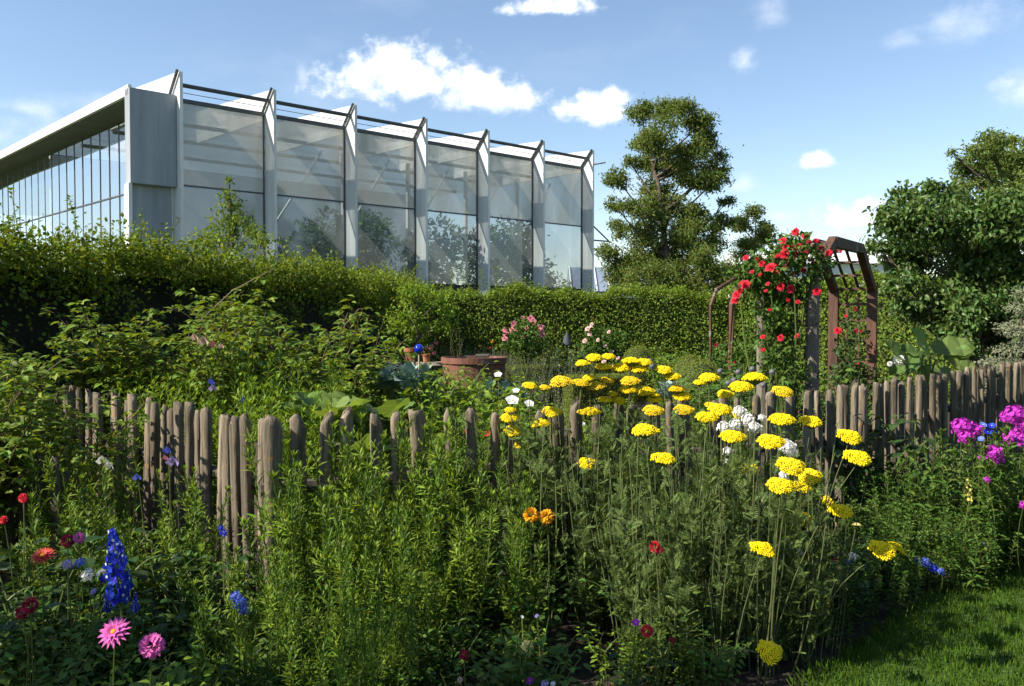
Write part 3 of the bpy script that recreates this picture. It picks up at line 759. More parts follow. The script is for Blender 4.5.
# far buildings beyond the hedge
gh = thing('low_glasshouse', 'long low glasshouse with blue-grey ribbed roof behind the tall tree', 'greenhouse', at(640, 318, 58) * [1, 1, 0])
gl0 = np.array(gh.location)
mb = MB(); mb.box((0, 0, 1.6), (9, 4, 3.2)); put('wall', mb.mesh('wall', M['pale_wall']), gh)
mb = MB(); mb.prism([(-2.4, 3.25), (2.4, 3.25), (0, 4.9)], (0, 0, 0), (0, 1, 0), UP, (1, 0, 0), 9.4); put('roof', mb.mesh('roof', M['blue_roof']), gh)
mb = MB()
for x in np.arange(-4.6, 4.7, .8): mb.tube([(x, -2.45, 3.28), (x, 0, 4.96)], .06, 4)
put('roof_frame', mb.mesh('roof_frame', M['white_paint']), gh)
wb = thing('white_building', 'long white building with a shallow roof far behind the rose arches', 'building', at(815, 318, 52) * [1, 1, 0])
mb = MB(); mb.box((0, 0, 2.3), (9.5, 5, 4.6)); put('wall', mb.mesh('wall', M['pale_wall']), wb)
mb = MB(); mb.prism([(-2.8, 4.62), (2.8, 4.62), (0, 5.35)], (0, 0, 0), (0, 1, 0), UP, (1, 0, 0), 9.9); put('roof', mb.mesh('roof', M['pale_wall']), wb)
for x in (-3, -1, 1, 3):
    mb = MB(); mb.box((x, -2.52, 2.9), (.9, .06, 1.1)); put('window', mb.mesh('window', M['mirror_pane']), wb)

# ------------------------------------------------------------------ hedges
def hedge(name, label, path, h, wd, dens, L, mat, seed, shoots=0, hj=.1, cat='hedge', topmul=1.6, hs=None, facemul=1.0):
    """clipped hedge along a polyline: shell of leaves round a dark twiggy core"""
    rng = np.random.default_rng(seed); path = np.array(path, float)
    root = thing(name, label, cat, (*path[0], 0)); o = np.array([*path[0], 0])
    seg = np.diff(path, axis=0); ln = np.linalg.norm(seg, axis=1); cum = np.concatenate([[0], np.cumsum(ln)]); tot = cum[-1]
    hs = [h] * len(path) if hs is None else hs
    def pt(s):
        i = np.clip(np.searchsorted(cum, s, side='right') - 1, 0, len(seg) - 1)
        u = (s - cum[i]) / ln[i]
        p = path[i] + seg[i] * u[:, None]; t = seg[i] / ln[i][:, None]
        hh = np.interp(s, cum, hs)
        return p, np.stack([t[:, 1], -t[:, 0]], -1), hh        # normal to the right of the direction of travel
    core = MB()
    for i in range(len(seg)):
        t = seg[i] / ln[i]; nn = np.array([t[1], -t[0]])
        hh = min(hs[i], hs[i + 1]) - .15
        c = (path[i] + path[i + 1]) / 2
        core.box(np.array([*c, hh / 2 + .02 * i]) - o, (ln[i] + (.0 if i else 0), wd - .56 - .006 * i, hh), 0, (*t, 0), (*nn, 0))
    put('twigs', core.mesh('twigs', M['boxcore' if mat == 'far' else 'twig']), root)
    ml = MB()
    for face in ('f', 'b', 't', 'e'):
        area = tot * (h if face in 'fb' else wd) if face != 'e' else wd * h * 2
        dn = dens * (topmul if face == 't' else .35 if face == 'b' else facemul)
        n = int(area * dn); s = rng.uniform(0, tot, n)
        if face == 'e': s = np.where(rng.random(n) < .5, 0.0, tot)
        p, nn, hh = pt(s)
        wob = .07 * np.sin(s * 2.3 + 1) + .05 * np.sin(s * 5.1) + .04 * np.sin(s * 11.7)
        if face in 'fb':
            sg = 1 if face == 'f' else -1; v = rng.random(n)
            if facemul < 1:
                kp = (np.sin(s * 3.3 + v * 5) + np.sin(s * 1.7 - v * 8 + 2) + np.sin(s * 7.1 + v * 13)) > rng.normal(size=n) * .8 - .5
                s, v, p, nn, hh, wob = s[kp], v[kp], p[kp], nn[kp], hh[kp], wob[kp]; n = len(s)
            off = sg * (wd / 2 + .05 * np.sin(s * 3.1 + v * 9) + .04 * np.sin(s * 8 + v * 23) - rng.random(n) ** 2 * .22)
            z = v * (hh + wob * .5); pos = np.stack([p[:, 0] + nn[:, 0] * off, p[:, 1] + nn[:, 1] * off, z], -1)
            nr = np.stack([nn[:, 0] * sg, nn[:, 1] * sg, np.full(n, .55)], -1)
        elif face == 't':
            off = rng.uniform(-.5, .5, n) * wd
            z = hh + wob + hj * rng.normal(size=n) * .5 - rng.random(n) ** 2 * .14 - np.abs(off / wd * 2) ** 4 * .08
            pos = np.stack([p[:, 0] + nn[:, 0] * off, p[:, 1] + nn[:, 1] * off, z], -1); nr = np.tile([0, 0, 1.], (n, 1))
        else:
            off = rng.uniform(-.5, .5, n) * wd; z = rng.random(n) * hh
            pos = np.stack([p[:, 0] + nn[:, 0] * off, p[:, 1] + nn[:, 1] * off, z], -1); nr = np.tile([0, -1., .4], (n, 1))
        dv = rng.normal(size=(n, 3)) * .8 + np.array([0, 0, -.35]) + nr * .35
        if face == 't': dv = rng.normal(size=(n, 3)) * .8 + np.array([0, 0, .45])
        sc = rng.uniform(.65, 1.2, n)
        leaves(ml, T_OV if L > .055 and dens < 900 and 'near' in mat else T_DIA, pos - o, dv, nr + rng.normal(size=(n, 3)) * .55, L * sc, L * .66 * sc)
    if shoots:
        st = MB()
        s = rng.uniform(0, tot, shoots); p, nn, hh = pt(s)
        for i in range(shoots):
            off = rng.uniform(-.45, .5) * wd
            b = np.array([p[i, 0] + nn[i, 0] * off, p[i, 1] + nn[i, 1] * off, hh[i] - .1]) - o
            l = rng.uniform(.15, .45) * (1.6 if rng.random() < .12 else .8)
            e = b + np.array([rng.normal() * .14, rng.normal() * .14, l])
            pl = curve_pts(b, e, [rng.normal() * .03, rng.normal() * .03, 0], 5); st.tube(pl, [.006, .005, .004, .003, .002], 4)
            k = int(l / .022); t = rng.uniform(.15, 1, k); q, tg = interp(pl, t); az = np.arange(k) * 2.4
            d = np.stack([np.cos(az), np.sin(az), rng.uniform(.1, .9, k)], -1)
            leaves(ml, T_OV, q, d, np.array([0, 0, 1]) + .4 * rng.normal(size=(k, 3)), L * rng.uniform(.7, 1.15, k), L * .62)
        put('shoots_foliage', st.mesh('shoots_foliage', M['hedge']), root)
    put('foliage', ml.mesh('foliage', M['hedge_far' if mat == 'far' else 'hedge']), root)
    return root
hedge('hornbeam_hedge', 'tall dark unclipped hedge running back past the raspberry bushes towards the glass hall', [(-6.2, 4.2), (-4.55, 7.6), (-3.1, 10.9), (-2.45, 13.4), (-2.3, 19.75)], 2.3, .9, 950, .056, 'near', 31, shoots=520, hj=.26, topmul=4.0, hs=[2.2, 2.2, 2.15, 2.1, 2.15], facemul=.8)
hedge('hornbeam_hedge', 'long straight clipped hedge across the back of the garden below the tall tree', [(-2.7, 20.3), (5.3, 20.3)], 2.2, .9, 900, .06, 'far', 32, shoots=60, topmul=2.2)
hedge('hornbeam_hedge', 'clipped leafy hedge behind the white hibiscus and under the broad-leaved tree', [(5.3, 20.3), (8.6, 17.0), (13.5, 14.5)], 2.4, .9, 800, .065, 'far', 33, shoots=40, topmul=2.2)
# rough shrubs standing behind the back hedge in front of the hall
rng = np.random.default_rng(8)
for j, (px, py, d, r, lab) in enumerate([(425, 300, 24, (.9, .7, .8), 'pale loose bush topping the back hedge below the third window bay'), (520, 303, 24.5, (.8, .6, .7), 'loose bush topping the back hedge near the last window bay'), (372, 298, 22.5, (.7, .6, .7), 'loose bush where the dark hedge meets the back hedge')]):
    c = at(px, py, d); t = thing('hedge_bush', lab, 'bush', (c[0], c[1], 0))
    mb = MB(); blob_leaves(mb, [((rng.normal() * .4, rng.normal() * .3, c[2] + z), r) for z in (-1.6, -.9, -.35, -.1)], rng, 330, T_DIA, .075, .05, shell=.2)
    put('foliage', mb.mesh('foliage', M['shrub']), t)
    mb = MB()
    for q in range(7):
        mb.tube(curve_pts((0, 0, 0), (rng.normal() * .5, rng.normal() * .4, c[2]), (0, 0, 0)), np.linspace(.03, .008, 6), 5)
    put('stem', mb.mesh('stem', M['cane']), t)

# far wood behind and to the right of the viewpoint: mirrored in the hall's glass, its unseen rear added to block sky light
rng = np.random.default_rng(77); mb = MB(); core = []
line = [(-4, -10), (4, -10.5), (12, -11), (21, -10), (28, -3), (31, 6), (33, 15), (36, 24), (41, 31)]
for i in range(len(line) - 1):
    a_, b_ = np.array(line[i], float), np.array(line[i + 1], float); L_ = np.linalg.norm(b_ - a_)
    for q in range(int(L_ / 1.9)):
        c = a_ + (b_ - a_) * (q + rng.random() * .5) / int(L_ / 1.9) + rng.normal(size=2) * .8; h = rng.uniform(6.0, 9.5) if i < 4 else rng.uniform(8.5, 14.5)
        for z in np.arange(1.2, h, 1.7):
            r = rng.uniform(1.2, 1.9) * (1.15 - .5 * z / h); core.append(((c[0] + rng.normal() * .4, c[1] + rng.normal() * .4, z), (r, r, r * .85)))
blob_leaves(mb, core, rng, 26, T_OV, .42, .26, shell=.6)
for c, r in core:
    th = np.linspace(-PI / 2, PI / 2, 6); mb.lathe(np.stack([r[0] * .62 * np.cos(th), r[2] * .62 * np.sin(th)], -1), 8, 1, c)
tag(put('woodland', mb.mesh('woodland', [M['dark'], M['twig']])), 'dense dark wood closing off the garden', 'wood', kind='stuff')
#==PART3==
# ------------------------------------------------------------------ picket fence
def picket_mesh(seed, r=.038, h=1.06, flat=True):
    rng = np.random.default_rng(seed); mb = MB()
    zs = [0, .15, .35, .55, .75, .9, h - .05, h - .02, h]; sc = [1.03, 1, 1, .98, 1, .98, .97, .80, .45]
    sides = 10; ang = np.arange(sides) * 2 * PI / sides
    V = []
    ph = rng.uniform(0, 6); slant = rng.normal() * .45
    if seed % 3 == 0: sc[-1] = .82; sc[-2] = .95
    for z, s in zip(zs, sc):
        rr = r * s * (1 + .07 * np.sin(ang * 2 + ph + z * 2) + .07 * rng.normal(size=sides))
        x = rr * np.cos(ang); y = rr * np.sin(ang)
        if flat: y = np.where(y > .35 * r, .35 * r + (y - .35 * r) * .15, y)
        V.append(np.stack([x + .006 * math.sin(z * 4 + ph), y, np.full(sides, z) + (rng.normal(size=sides) * .006 if z > .9 else 0) + (slant * x if z > h - .06 else 0)], -1))
    V = np.concatenate(V)
    i = np.arange(len(zs) - 1)[:, None] * sides; j = np.arange(sides)[None, :]; j2 = (j + 1) % sides
    q = np.stack([i + j, i + j2, i + sides + j2, i + sides + j], -1).reshape(-1, 4)
    mb.add(V, [q, ((len(zs) - 1) * sides + np.arange(sides))[None, :], np.arange(sides)[None, ::-1]])
    return mb.mesh('picket', M['picket'], smooth=True)
PK = [picket_mesh(100 + i, r=.029 + .0011 * i) for i in range(9)]
def fence(label, a, b, spacing, seed, skip=0, posts=3):
    rng = np.random.default_rng(seed); a, b = np.array(a, float), np.array(b, float)
    t = (b - a) / np.linalg.norm(b - a); L = np.linalg.norm(b - a); nn = np.array([-t[1], t[0]])
    if nn[1] < 0: nn = -nn
    root = thing('picket_fence', label, 'fence', (*a, 0), group='weathered picket fence round the cottage garden')
    n = int(L / spacing)
    for i in range(skip, n + 1):
        p = t * spacing * i
        o = put('picket', PK[rng.integers(9)], root, (p[0], p[1], 0), (rng.normal() * .022, rng.normal() * .022, math.atan2(t[1], t[0]) + rng.normal() * .12))
        o.scale = (rng.uniform(.92, 1.1) * (1.14 if seed == 2 else 1), 1, rng.uniform(1.0, 1.045))
    for z in (.27, .72):
        mb = MB(); off = np.array([*(nn * .055), z])
        mb.tube([off + np.array([*(t * -.05), 0]), off + np.array([*(t * L * .5), .012]), off + np.array([*(t * (L + .05)), 0])], .036, 7)
        put('rail', mb.mesh('rail', M['picket_dark']), root)
    for i in range(posts):
        p = t * (.35 + (L - .7) * i / max(1, posts - 1)) + nn * .15
        mb = MB(); mb.tube([(p[0], p[1], 0), (p[0], p[1], .92)], .05, 8); put('post', mb.mesh('post', M['picket_dark']), root)
    return root
fence('weathered grey picket run going back from the round corner post under the raspberry bushes', (-1.22, 4.5), (-3.45, 6.70), .118, 1, skip=1, posts=3)
fence('weathered picket run with orange lichen between the corner post and the white phlox', (-1.22, 4.5), (2.02, 6.1), .138, 2, skip=1, posts=3)
fence('sunlit picket run receding past the rose arch to the hedge under the broad-leaved tree', (2.12, 6.22), (9.0, 13.65), .138, 3, skip=0, posts=5)
t = thing('fence_post', 'stout round grey post at the corner of the picket fence', 'post', (-1.22, 4.5, 0))
put('post', picket_mesh(77, .047, 1.10, flat=False), t)
# old gate; the shade under the overhanging shrub is put into its colour
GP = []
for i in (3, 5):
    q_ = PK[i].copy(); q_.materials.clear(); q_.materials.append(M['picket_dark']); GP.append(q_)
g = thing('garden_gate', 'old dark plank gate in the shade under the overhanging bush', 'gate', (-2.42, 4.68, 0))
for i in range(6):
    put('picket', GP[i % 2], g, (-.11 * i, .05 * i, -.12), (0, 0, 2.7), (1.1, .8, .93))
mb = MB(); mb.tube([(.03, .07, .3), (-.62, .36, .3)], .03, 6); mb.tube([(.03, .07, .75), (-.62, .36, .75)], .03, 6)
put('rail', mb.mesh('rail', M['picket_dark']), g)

# ------------------------------------------------------------------ trees
def tree(name, label, base, clumps, d, mat, L, W, tpl, dens, seed, trunk_r, cat='tree', zj=.8, shell=.35, droop=.3, bark='bark', twig_n=5, up=.5):
    """clumps: (px, py, radius px) give the crown's outline at distance d; each gets its own depth inside the crown"""
    rng = np.random.default_rng(seed); base = np.array([base[0], base[1], 0.0])
    root = thing(name, label, cat, base)
    cs = []
    for (px, py, r) in clumps:
        dd = d + rng.uniform(-1, 1) * zj
        c = at(px, py, dd); rr = r / F * d * 1.05
        cs.append((c - base, (rr, rr * rng.uniform(.8, 1.15), rr * rng.uniform(.72, .95))))
    ztop = max(c[2] for c, r in cs)
    mb = MB()
    trunk = np.array([[0, 0, 0], [.04, .03, ztop * .2], [-.05, .02, ztop * .45], [.06, -.04, ztop * .7], [.02, 0, ztop * .92]])
    topx = max(cs, key=lambda q: q[0][2])[0]
    trunk[:, 0] += topx[0] * np.array([0, .02, .15, .5, .95]); trunk[:, 1] += topx[1] * np.array([0, .02, .15, .5, .95])
    mb.tube(trunk, trunk_r * np.array([1.1, .85, .6, .36, .1]), 9)
    ml = MB()
    for c, r in cs:
        tt = np.clip((c[2] - np.hypot(c[0], c[1]) * .6) / ztop, .08, .9)
        p, _ = interp(trunk, np.array([tt])); p = p[0]
        pl = curve_pts(p, c, [0, 0, -.06 * np.linalg.norm(c - p)], 6)
        mb.tube(pl, np.linspace(trunk_r * .32, trunk_r * .07, 6), 5)
        for q in range(twig_n):
            e = c + rnd_dirs(1, rng)[0] * np.array(r) * 1.0
            mb.tube(curve_pts(interp(pl, np.array([.8]))[0][0], e, rng.normal(size=3) * .06 * r[0], 4), np.linspace(trunk_r * .08, trunk_r * .02, 4), 3, cap=False)
    put('trunk', mb.mesh('trunk', M[bark]), root)
    sub = []
    for c, r in cs:                         # break each clump into small uneven tufts with gaps between them
        k = max(4, int(17 * rng.uniform(.7, 1.2)))
        for q in range(k):
            dd = rnd_dirs(1, rng)[0] * (rng.random() ** .4) * (1.25 if rng.random() < .2 else 1)
            sub.append((c + dd * np.array(r) * .95, np.array(r) * rng.uniform(.30, .60) * [1, 1, .8]))
    blob_leaves(ml, sub, rng, dens * .62, tpl, L, W, shell=-1, droop=droop, up=up)
    put('crown', ml.mesh('crown', M[mat]), root)
    return root
CL1 = [(641,110,14),(670,112,14),(686,108,10),(699,125,14),(660,135,19),(642,144,13),(708,141,11),(686,151,19),(657,160,16),(713,165,14),(631,163,8),(683,176,17),(618,179,10),(615,205,9),(654,195,19),(702,179,16),(718,176,11),(670,208,19),(636,208,14),(692,215,16),(727,202,7),(618,228,11),(651,231,19),(683,234,18),(708,240,19),(609,253,12),(635,256,19),(667,260,21),(702,266,19),(618,274,15),(650,281,19),(683,283,19),(715,283,17),(722,222,10)]
tree('rowan_tree', 'tall airy tree with an uneven open crown beyond the back hedge', at(672, 318, 28)[:2], CL1, 28, 'tree', .12, .046, T_DIA, 1250, 41, .17, zj=1.3)
CL2 = [(740,224,9),(756,214,8),(760,234,12),(746,248,14),(734,272,15),(757,262,10),(765,226,6)]
tree('rowan_tree', 'small round-headed tree between the tall airy tree and the rose arch', at(748, 318, 31)[:2], CL2, 31, 'tree', .12, .046, T_DIA, 1700, 42, .10, zj=.7)
CL3 = [(903,192,14),(936,188,14),(960,208,24),(893,220,18),(928,220,28),(993,212,28),(875,246,8),(899,249,22),(940,253,32),(985,245,32),(1017,228,24),(903,283,17),(944,290,26),(988,288,30),(1013,273,28),(972,312,18),(1013,314,24),(1050,255,45),(1060,320,40),(1070,210,30),(930,308,22),(962,338,22),(1000,345,24),(985,312,28),(1022,342,24),(905,308,12),(950,320,22),(975,262,26)]
tree('magnolia_tree', 'broad dark tree with dense glossy leaves at the end of the picket fence', at(985, 318, 14.5)[:2], CL3, 14.5, 'tree_dark', .105, .058, T_OV, 1200, 43, .13, zj=.9, droop=.5, shell=.25)
CL4 = [(976,153,13),(964,171,14),(993,147,12),(1013,163,20),(989,179,20),(1021,190,24),(1045,170,30),(953,152,5),(985,138,7),(958,190,12),(1040,140,14),(1080,190,40),(1012,142,8)]
tree('apple_tree', 'lighter green tree rising behind the broad dark-leaved tree', at(1010, 318, 19)[:2], CL4, 19, 'tree_light', .08, .042, T_DIA, 2000, 44, .13, zj=.9)
CL5 = [(226,192,6),(232,205,10),(224,218,12),(240,222,12),(213,232,12),(252,232,11),(232,238,16),(262,240,10),(229,180,3),(208,244,12)]
tree('pear_tree', 'slender young tree poking above the dark hedge in front of the first glass bay', at(232, 318, 15.5)[:2], CL5, 15.5, 'shrub', .07, .035, T_DIA, 1100, 45, .045, zj=.25, twig_n=6)
CL6 = [(404,298,13),(420,292,16),(438,300,15),(410,315,18),(432,318,18),(446,328,12),(397,326,12),(418,333,13),(392,342,7),(408,288,9),(450,312,9)]
tree('crab_apple_tree', 'little round-headed garden tree beside the blue glass ball', at(418, 318, 10.9)[:2], CL6, 10.9, 'bright', .05, .03, T_DIA, 1300, 46, .032, zj=.35, twig_n=6)

# ------------------------------------------------------------------ rose arch with lattice
ar = thing('rose_arch', 'brown wooden rose arch with lattice sides standing behind the picket fence', 'arch', (2.70, 8.0, 0))
AO = np.array([2.70, 8.0, 0.0])
SP = norm(np.array([.506, .864, 0])); AX = norm(np.array([-.864, .506, 0])) * .45
prof = [(0, 1.97), (.9, 2.35), (2.5, 2.39), (3.42, 1.95)]
def bar(mb, p, q, w, h):
    p, q = np.array(p, float), np.array(q, float); t = norm(q - p); L = np.linalg.norm(q - p)
    side = norm(np.cross(t, UP)) if abs(t[2]) < .95 else norm(AX); up = np.cross(side, t)
    vs = []
    for l in (0, 1):
        for s in (-.5, .5):
            for u in (-.5, .5): vs.append(p + (q - p) * l + side * w * s + up * h * u)
    mb.add(vs, np.array([[0, 1, 3, 2], [4, 6, 7, 5], [0, 4, 5, 1], [2, 3, 7, 6], [0, 2, 6, 4], [1, 5, 7, 3]]))
for f, (sh_, wd) in enumerate([(np.zeros(3), .115), (AX, .095)]):
    P_ = [SP * s + sh_ + UP * z for s, z in prof]
    mb = MB(); mb.tube([P_[0] * [1, 1, 0], P_[0] * [1, 1, 0] + UP * .9 + SP * .012, P_[0] + UP * .05], wd * .52, 9); put('post', mb.mesh('post', M['log']), ar)
    mb = MB(); bar(mb, P_[3] * [1, 1, 0], P_[3], .11, .11); put('post', mb.mesh('post', M['arbour']), ar)
    for i in range(3):
        mb = MB(); dv = norm(P_[i + 1] - P_[i]); bar(mb, P_[i] + (dv * .03 if i else 0), P_[i + 1] + dv * .02, .075 + .004 * i, .10 + .004 * i); put('rafter', mb.mesh('rafter', M['arbour']), ar)
mb = MB()
def surf(s, u):
    z = np.interp(s, [p[0] for p in prof], [p[1] for p in prof]); return SP * s + AX * u + UP * z
for s in (.3, .62, .95, 1.5, 2.0, 2.5, 2.78, 3.08, 3.40): bar(mb, surf(s, .06), surf(s, .94), .03, .025)
for u in (.36, .66):
    for s0, s1 in ((.04, .9), (.9, 2.5), (2.5, 3.4)): bar(mb, surf(s0, u) + UP * .026, surf(s1, u) + UP * .026, .028, .022)
put('roof_lattice', mb.mesh('roof_lattice', M['arbour']), ar)
for s in (0, 3.42):
    mb = MB()
    for z in (.45, .75, 1.05, 1.33, 1.57, 1.77): bar(mb, SP * s + AX * .08 + UP * z, SP * s + AX * .94 + UP * z, .025, .03)
    for u in (.36, .66): bar(mb, SP * (s + .026) + AX * u, SP * (s + .026) + AX * u + UP * 1.9, .025, .025)
    put('side_lattice', mb.mesh('side_lattice', M['arbour']), ar)
# thin hoop arch further back
h2 = thing('rose_arch', 'thin brown hooped rose arch seen against the dark hedge', 'arch', (*at(731, 318, 12.2)[:2], 0))
mb = MB(); mb.tube([(0, 0, 0), (0, 0, 1.0), (.01, 0, 1.78), (.10, .1, 1.98), (.30, .25, 2.2), (.62, .5, 2.3)], .04, 7); mb.tube([(.62, .5, 2.3), (1.0, .8, 2.2), (1.2, 1, 1.9), (1.25, 1.05, 0)], .036, 7)
put('hoop', mb.mesh('hoop', M['arbour']), h2)
mb = MB(); mb.tube([(-.2, .35, 0), (-.2, .35, 1.78), (-.1, .45, 2.0), (.42, .85, 2.28), (.95, 1.3, 2.0), (1.05, 1.4, 0)], .026, 7)
put('hoop', mb.mesh('hoop', M['arbour']), h2)


def rose_bush(name, label, blobs, d, flowers, mat, leafm, seed, L=.06, dens=520, dj=.3, cat='rose bush', size=.1, kind='rose', flw='rose_flower', base=None, W=.6, shell=.25, group=None):
    rng = np.random.default_rng(seed)
    bx = np.mean([b[0] for b in blobs]) if base is None else base
    bc = at(bx, 318, d); o = np.array([bc[0], bc[1], 0.])
    root = thing(name, label, cat, o, group=group)
    ml, ms = MB(), MB(); bl = []
    for (px, py, r) in blobs:
        c = at(px, py, d + rng.uniform(-dj, dj)) - o; rr = r / F * d
        bl.append((c, (rr, rr * .9, rr * .9)))
        ms.tube(curve_pts((rng.normal() * .06, rng.normal() * .06, 0), c, (rng.normal() * .05, rng.normal() * .05, .05), 7), np.linspace(.012, .004, 7), 5)
        for q in range(4):
            e = c + rnd_dirs(1, rng)[0] * rr; ms.tube([c, (c + e) / 2 + rng.normal(size=3) * .02, e], [.004, .003, .002], 4, cap=False)
    blob_leaves(ml, bl, rng, dens * 4.5, T_OV if L > .045 else T_DIA, L, L * W, shell=shell)
    put('stem', ms.mesh('stem', M['stem']), root); put('foliage', ml.mesh('foliage', M[leafm]), root)
    for (px, py, w_) in flowers:
        dd = d - .12 - rng.random() * .2
        p = at(px, py, dd) - o; s = w_ / F * dd * (.86 if mat == 'red' else 1)
        put(flw, fl(kind, mat), root, p, facing((rng.normal() * .35 - .25, -.8 + rng.normal() * .2, .55 + rng.normal() * .3)), s)
    return root
RB = [(765,300,16),(775,318,18),(788,335,14),(770,338,14),(783,368,14),(768,370,12),(768,268,22),(790,252,22),(808,268,20),(780,288,24),(752,282,14),(792,296,16),(783,322,15),(786,352,14),(760,272,16),(818,254,12),(829,262,8),(745,290,9),(800,242,12),(782,246,12),(775,352,14),(813,278,7),(740,272,10),(790,375,18)]
RF = [(796,232,9),(805,236,8),(816,241,7),(783,241,9),(793,248,9),(784,255,12),(796,255,8),(805,260,10),(762,264,8),(771,268,13),(746,258,7),(777,273,7),(793,273,6),(781,287,10),(791,289,10),(817,292,10),(746,285,11),(737,295,10),(735,301,9),(809,242,7),(781,338,8),(797,336,6),(763,337,6),(763,350,6),(786,248,8),(799,247,8),(789,262,7),(775,266,7),(740,291,7),(757,259,6),(829,253,8),(768,284,5),(806,252,6),(752,272,5),(766,291,5),(798,302,6),(812,262,6),(821,248,6),(776,256,5),(760,275,5),(788,300,5),(770,310,5),(803,270,6),(741,283,6),(785,268,6)]
rose_bush('climbing_rose', 'red climbing rose smothering the near side of the wooden rose arch', RB, 7.98, RF, 'red', 'mid', 51, L=.055, dens=470, base=785, dj=.22, shell=.3)
rose_bush('climbing_rose', 'sparse dark climbing rose on the far lattice side of the wooden rose arch', [(845,345,12),(852,365,16),(840,375,14),(858,335,10),(862,380,14),(846,322,7),(858,315,6)], 10.6, [(838,331,9),(857,365,7),(855,309,6),(846,316,4),(856,331,5),(839,251,8),(861,331,4)], 'red', 'dark', 52, L=.06, dens=330, base=850, dj=.2)
rose_bush('climbing_rose', 'leafy rose climbing low between the hoop arch and the grey arch post', [(742,352,14),(755,345,10),(748,330,7),(740,368,15),(762,362,12)], 11.3, [(758,352,5),(735,362,4)], 'red', 'mid', 53, L=.06, dens=300, base=748)
rose_bush('standard_rose', 'pink flowered rose on a tall bare stem beside the round tub', [(512,337,11),(526,332,14),(538,338,11),(522,345,13),(533,349,9),(508,346,7)], 15.5, [(506,334,6),(514,324,6),(523,318,5),(531,319,7),(534,322,6),(541,327,7),(542,334,7),(505,339,6),(516,329,6),(524,337,6),(527,328,5),(534,333,5),(519,335,5),(505,330,5),(540,331,6),(512,330,6)], 'pink', 'mid', 54, L=.06, dens=420, base=520, size=.1)
rose_bush('rose_bush', 'pale pink rose bush against the sunlit clipped hedge', [(592,345,13),(605,340,14),(618,350,12),(600,358,14),(586,358,10),(612,362,12),(592,328,8),(622,338,8)], 17.5, [(588,329,6),(592,325,5),(585,341,5),(590,334,5),(605,346,4),(612,352,4),(598,340,4),(609,332,4),(604,362,5),(618,358,4),(607,366,4)], 'pale_pink', 'mid', 55, L=.07, dens=330, base=602)
rose_bush('rose_bush', 'low dark bush with few red blooms beside the hooped arch', [(740,372,12),(728,365,12),(715,352,10),(752,378,12),(724,348,8)], 13, [(716,345,4),(729,357,4)], 'crimson', 'mid', 56, L=.06, dens=300)
rose_bush('rose_bush', 'shaded bush with small pink blooms where the dark hedges meet', [(345,340,15),(365,350,17),(330,350,14),(380,340,13),(352,362,16),(375,366,13)], 12.5, [(344,328,5),(349,329,5),(360,332,5),(364,335,5),(338,334,4)], 'pink', 'dark', 57, L=.06, dens=380)

# ------------------------------------------------------------------ tub, ball, pots, clipped box
c = at(474, 357, 10.6); t = thing('round_tub', 'big round reddish-brown tub standing among the vegetable beds', 'tub', (c[0], c[1], 0))
mb = MB(); h = c[2]; r = .375
mb.lathe([(r * .86, 0), (r * .9, .1), (r * .96, h * .55), (r * .975, h * .56), (r * .975, h * .6), (r * .965, h * .61), (r, h * .93), (r * 1.05, h * .94), (r * 1.05, h), (r * .97, h), (r * .95, h - .08)], 40)
put('wall', mb.mesh('wall', M['tub'], smooth=False), t)
mb = MB(); mb.lathe([(0, h - .05), (r * .96, h - .06)], 40); put('soil', mb.mesh('soil', M['soil']), t)
mb = MB(); mb.box((.1, -.05, h + .015), (.16, .5, .03)); put('lid_board', mb.mesh('lid_board', M['picket_dark']), t)
c2 = at(457, 356, 10.65); p = thing('potted_plant', 'thin bronze-leaved plant growing upright in the round tub', 'plant', (c2[0], c2[1], h - .06))
for nm, me in stalk_meshes('tubplant', 61, 5, .42, .06, .05, .05, .014, gap=.02, leaf='bronze', shoots=3): put(nm, me, p)
p['label'] = 'thin bronze-leaved plant growing upright in the round tub'
c = at(419, 349, 10); t = thing('garden_ball', 'glossy blue glass ball on a stake in the vegetable garden', 'ornament', (c[0], c[1], 0))
mb = MB(); rr = .056; th = np.linspace(-PI / 2, PI / 2, 17); mb.lathe(np.stack([rr * np.cos(th), c[2] + rr * np.sin(th)], -1), 28); put('ball', mb.mesh('ball', M['blue_ball'], smooth=True), t)
mb = MB(); mb.tube([(0, 0, 0), (0, 0, c[2] - .06)], .012, 6); put('stake', mb.mesh('stake', M['plank']), t)
c = at(419, 362, 11.4); t = thing('plank_bench', 'low plank bench carrying the terracotta pot at the back of the vegetable bed', 'bench', (c[0], c[1], 0))
mb = MB(); mb.box((0, 0, c[2] - .02), (.86, .26, .04)); put('seat', mb.mesh('seat', M['plank']), t)
for x in (-.36, .36):
    mb = MB(); mb.box((x, 0, (c[2] - .046) / 2), (.05, .22, c[2] - .046)); put('leg', mb.mesh('leg', M['picket_dark']), t)
zt = c[2] + .006
c = at(411, 355, 11.4); t = thing('flower_pot', 'terracotta pot standing on the plank bench', 'pot', (c[0], c[1], zt))
mb = MB(); mb.lathe([(.06, 0), (.08, .13), (.095, .13), (.096, .175), (.08, .175), (.075, .14), (0, .135)], 20); put('pot', mb.mesh('pot', M['terracotta']), t)
c = at(428, 352, 11.35); t = thing('potted_flower', 'pink blooming plant beside the terracotta pot on the bench', 'flower', (c[0] - .02, c[1], zt))
mb = MB(); mb.lathe([(.04, 0), (.05, .08), (.06, .08), (.06, .1), (0, .09)], 14); put('pot', mb.mesh('pot', M['terracotta']), t)
mb = MB(); blob_leaves(mb, [((0, 0, .16), (.11, .08, .08))], RNG, 1500, T_OV, .035, .02); put('foliage', mb.mesh('foliage', M['mid']), t)
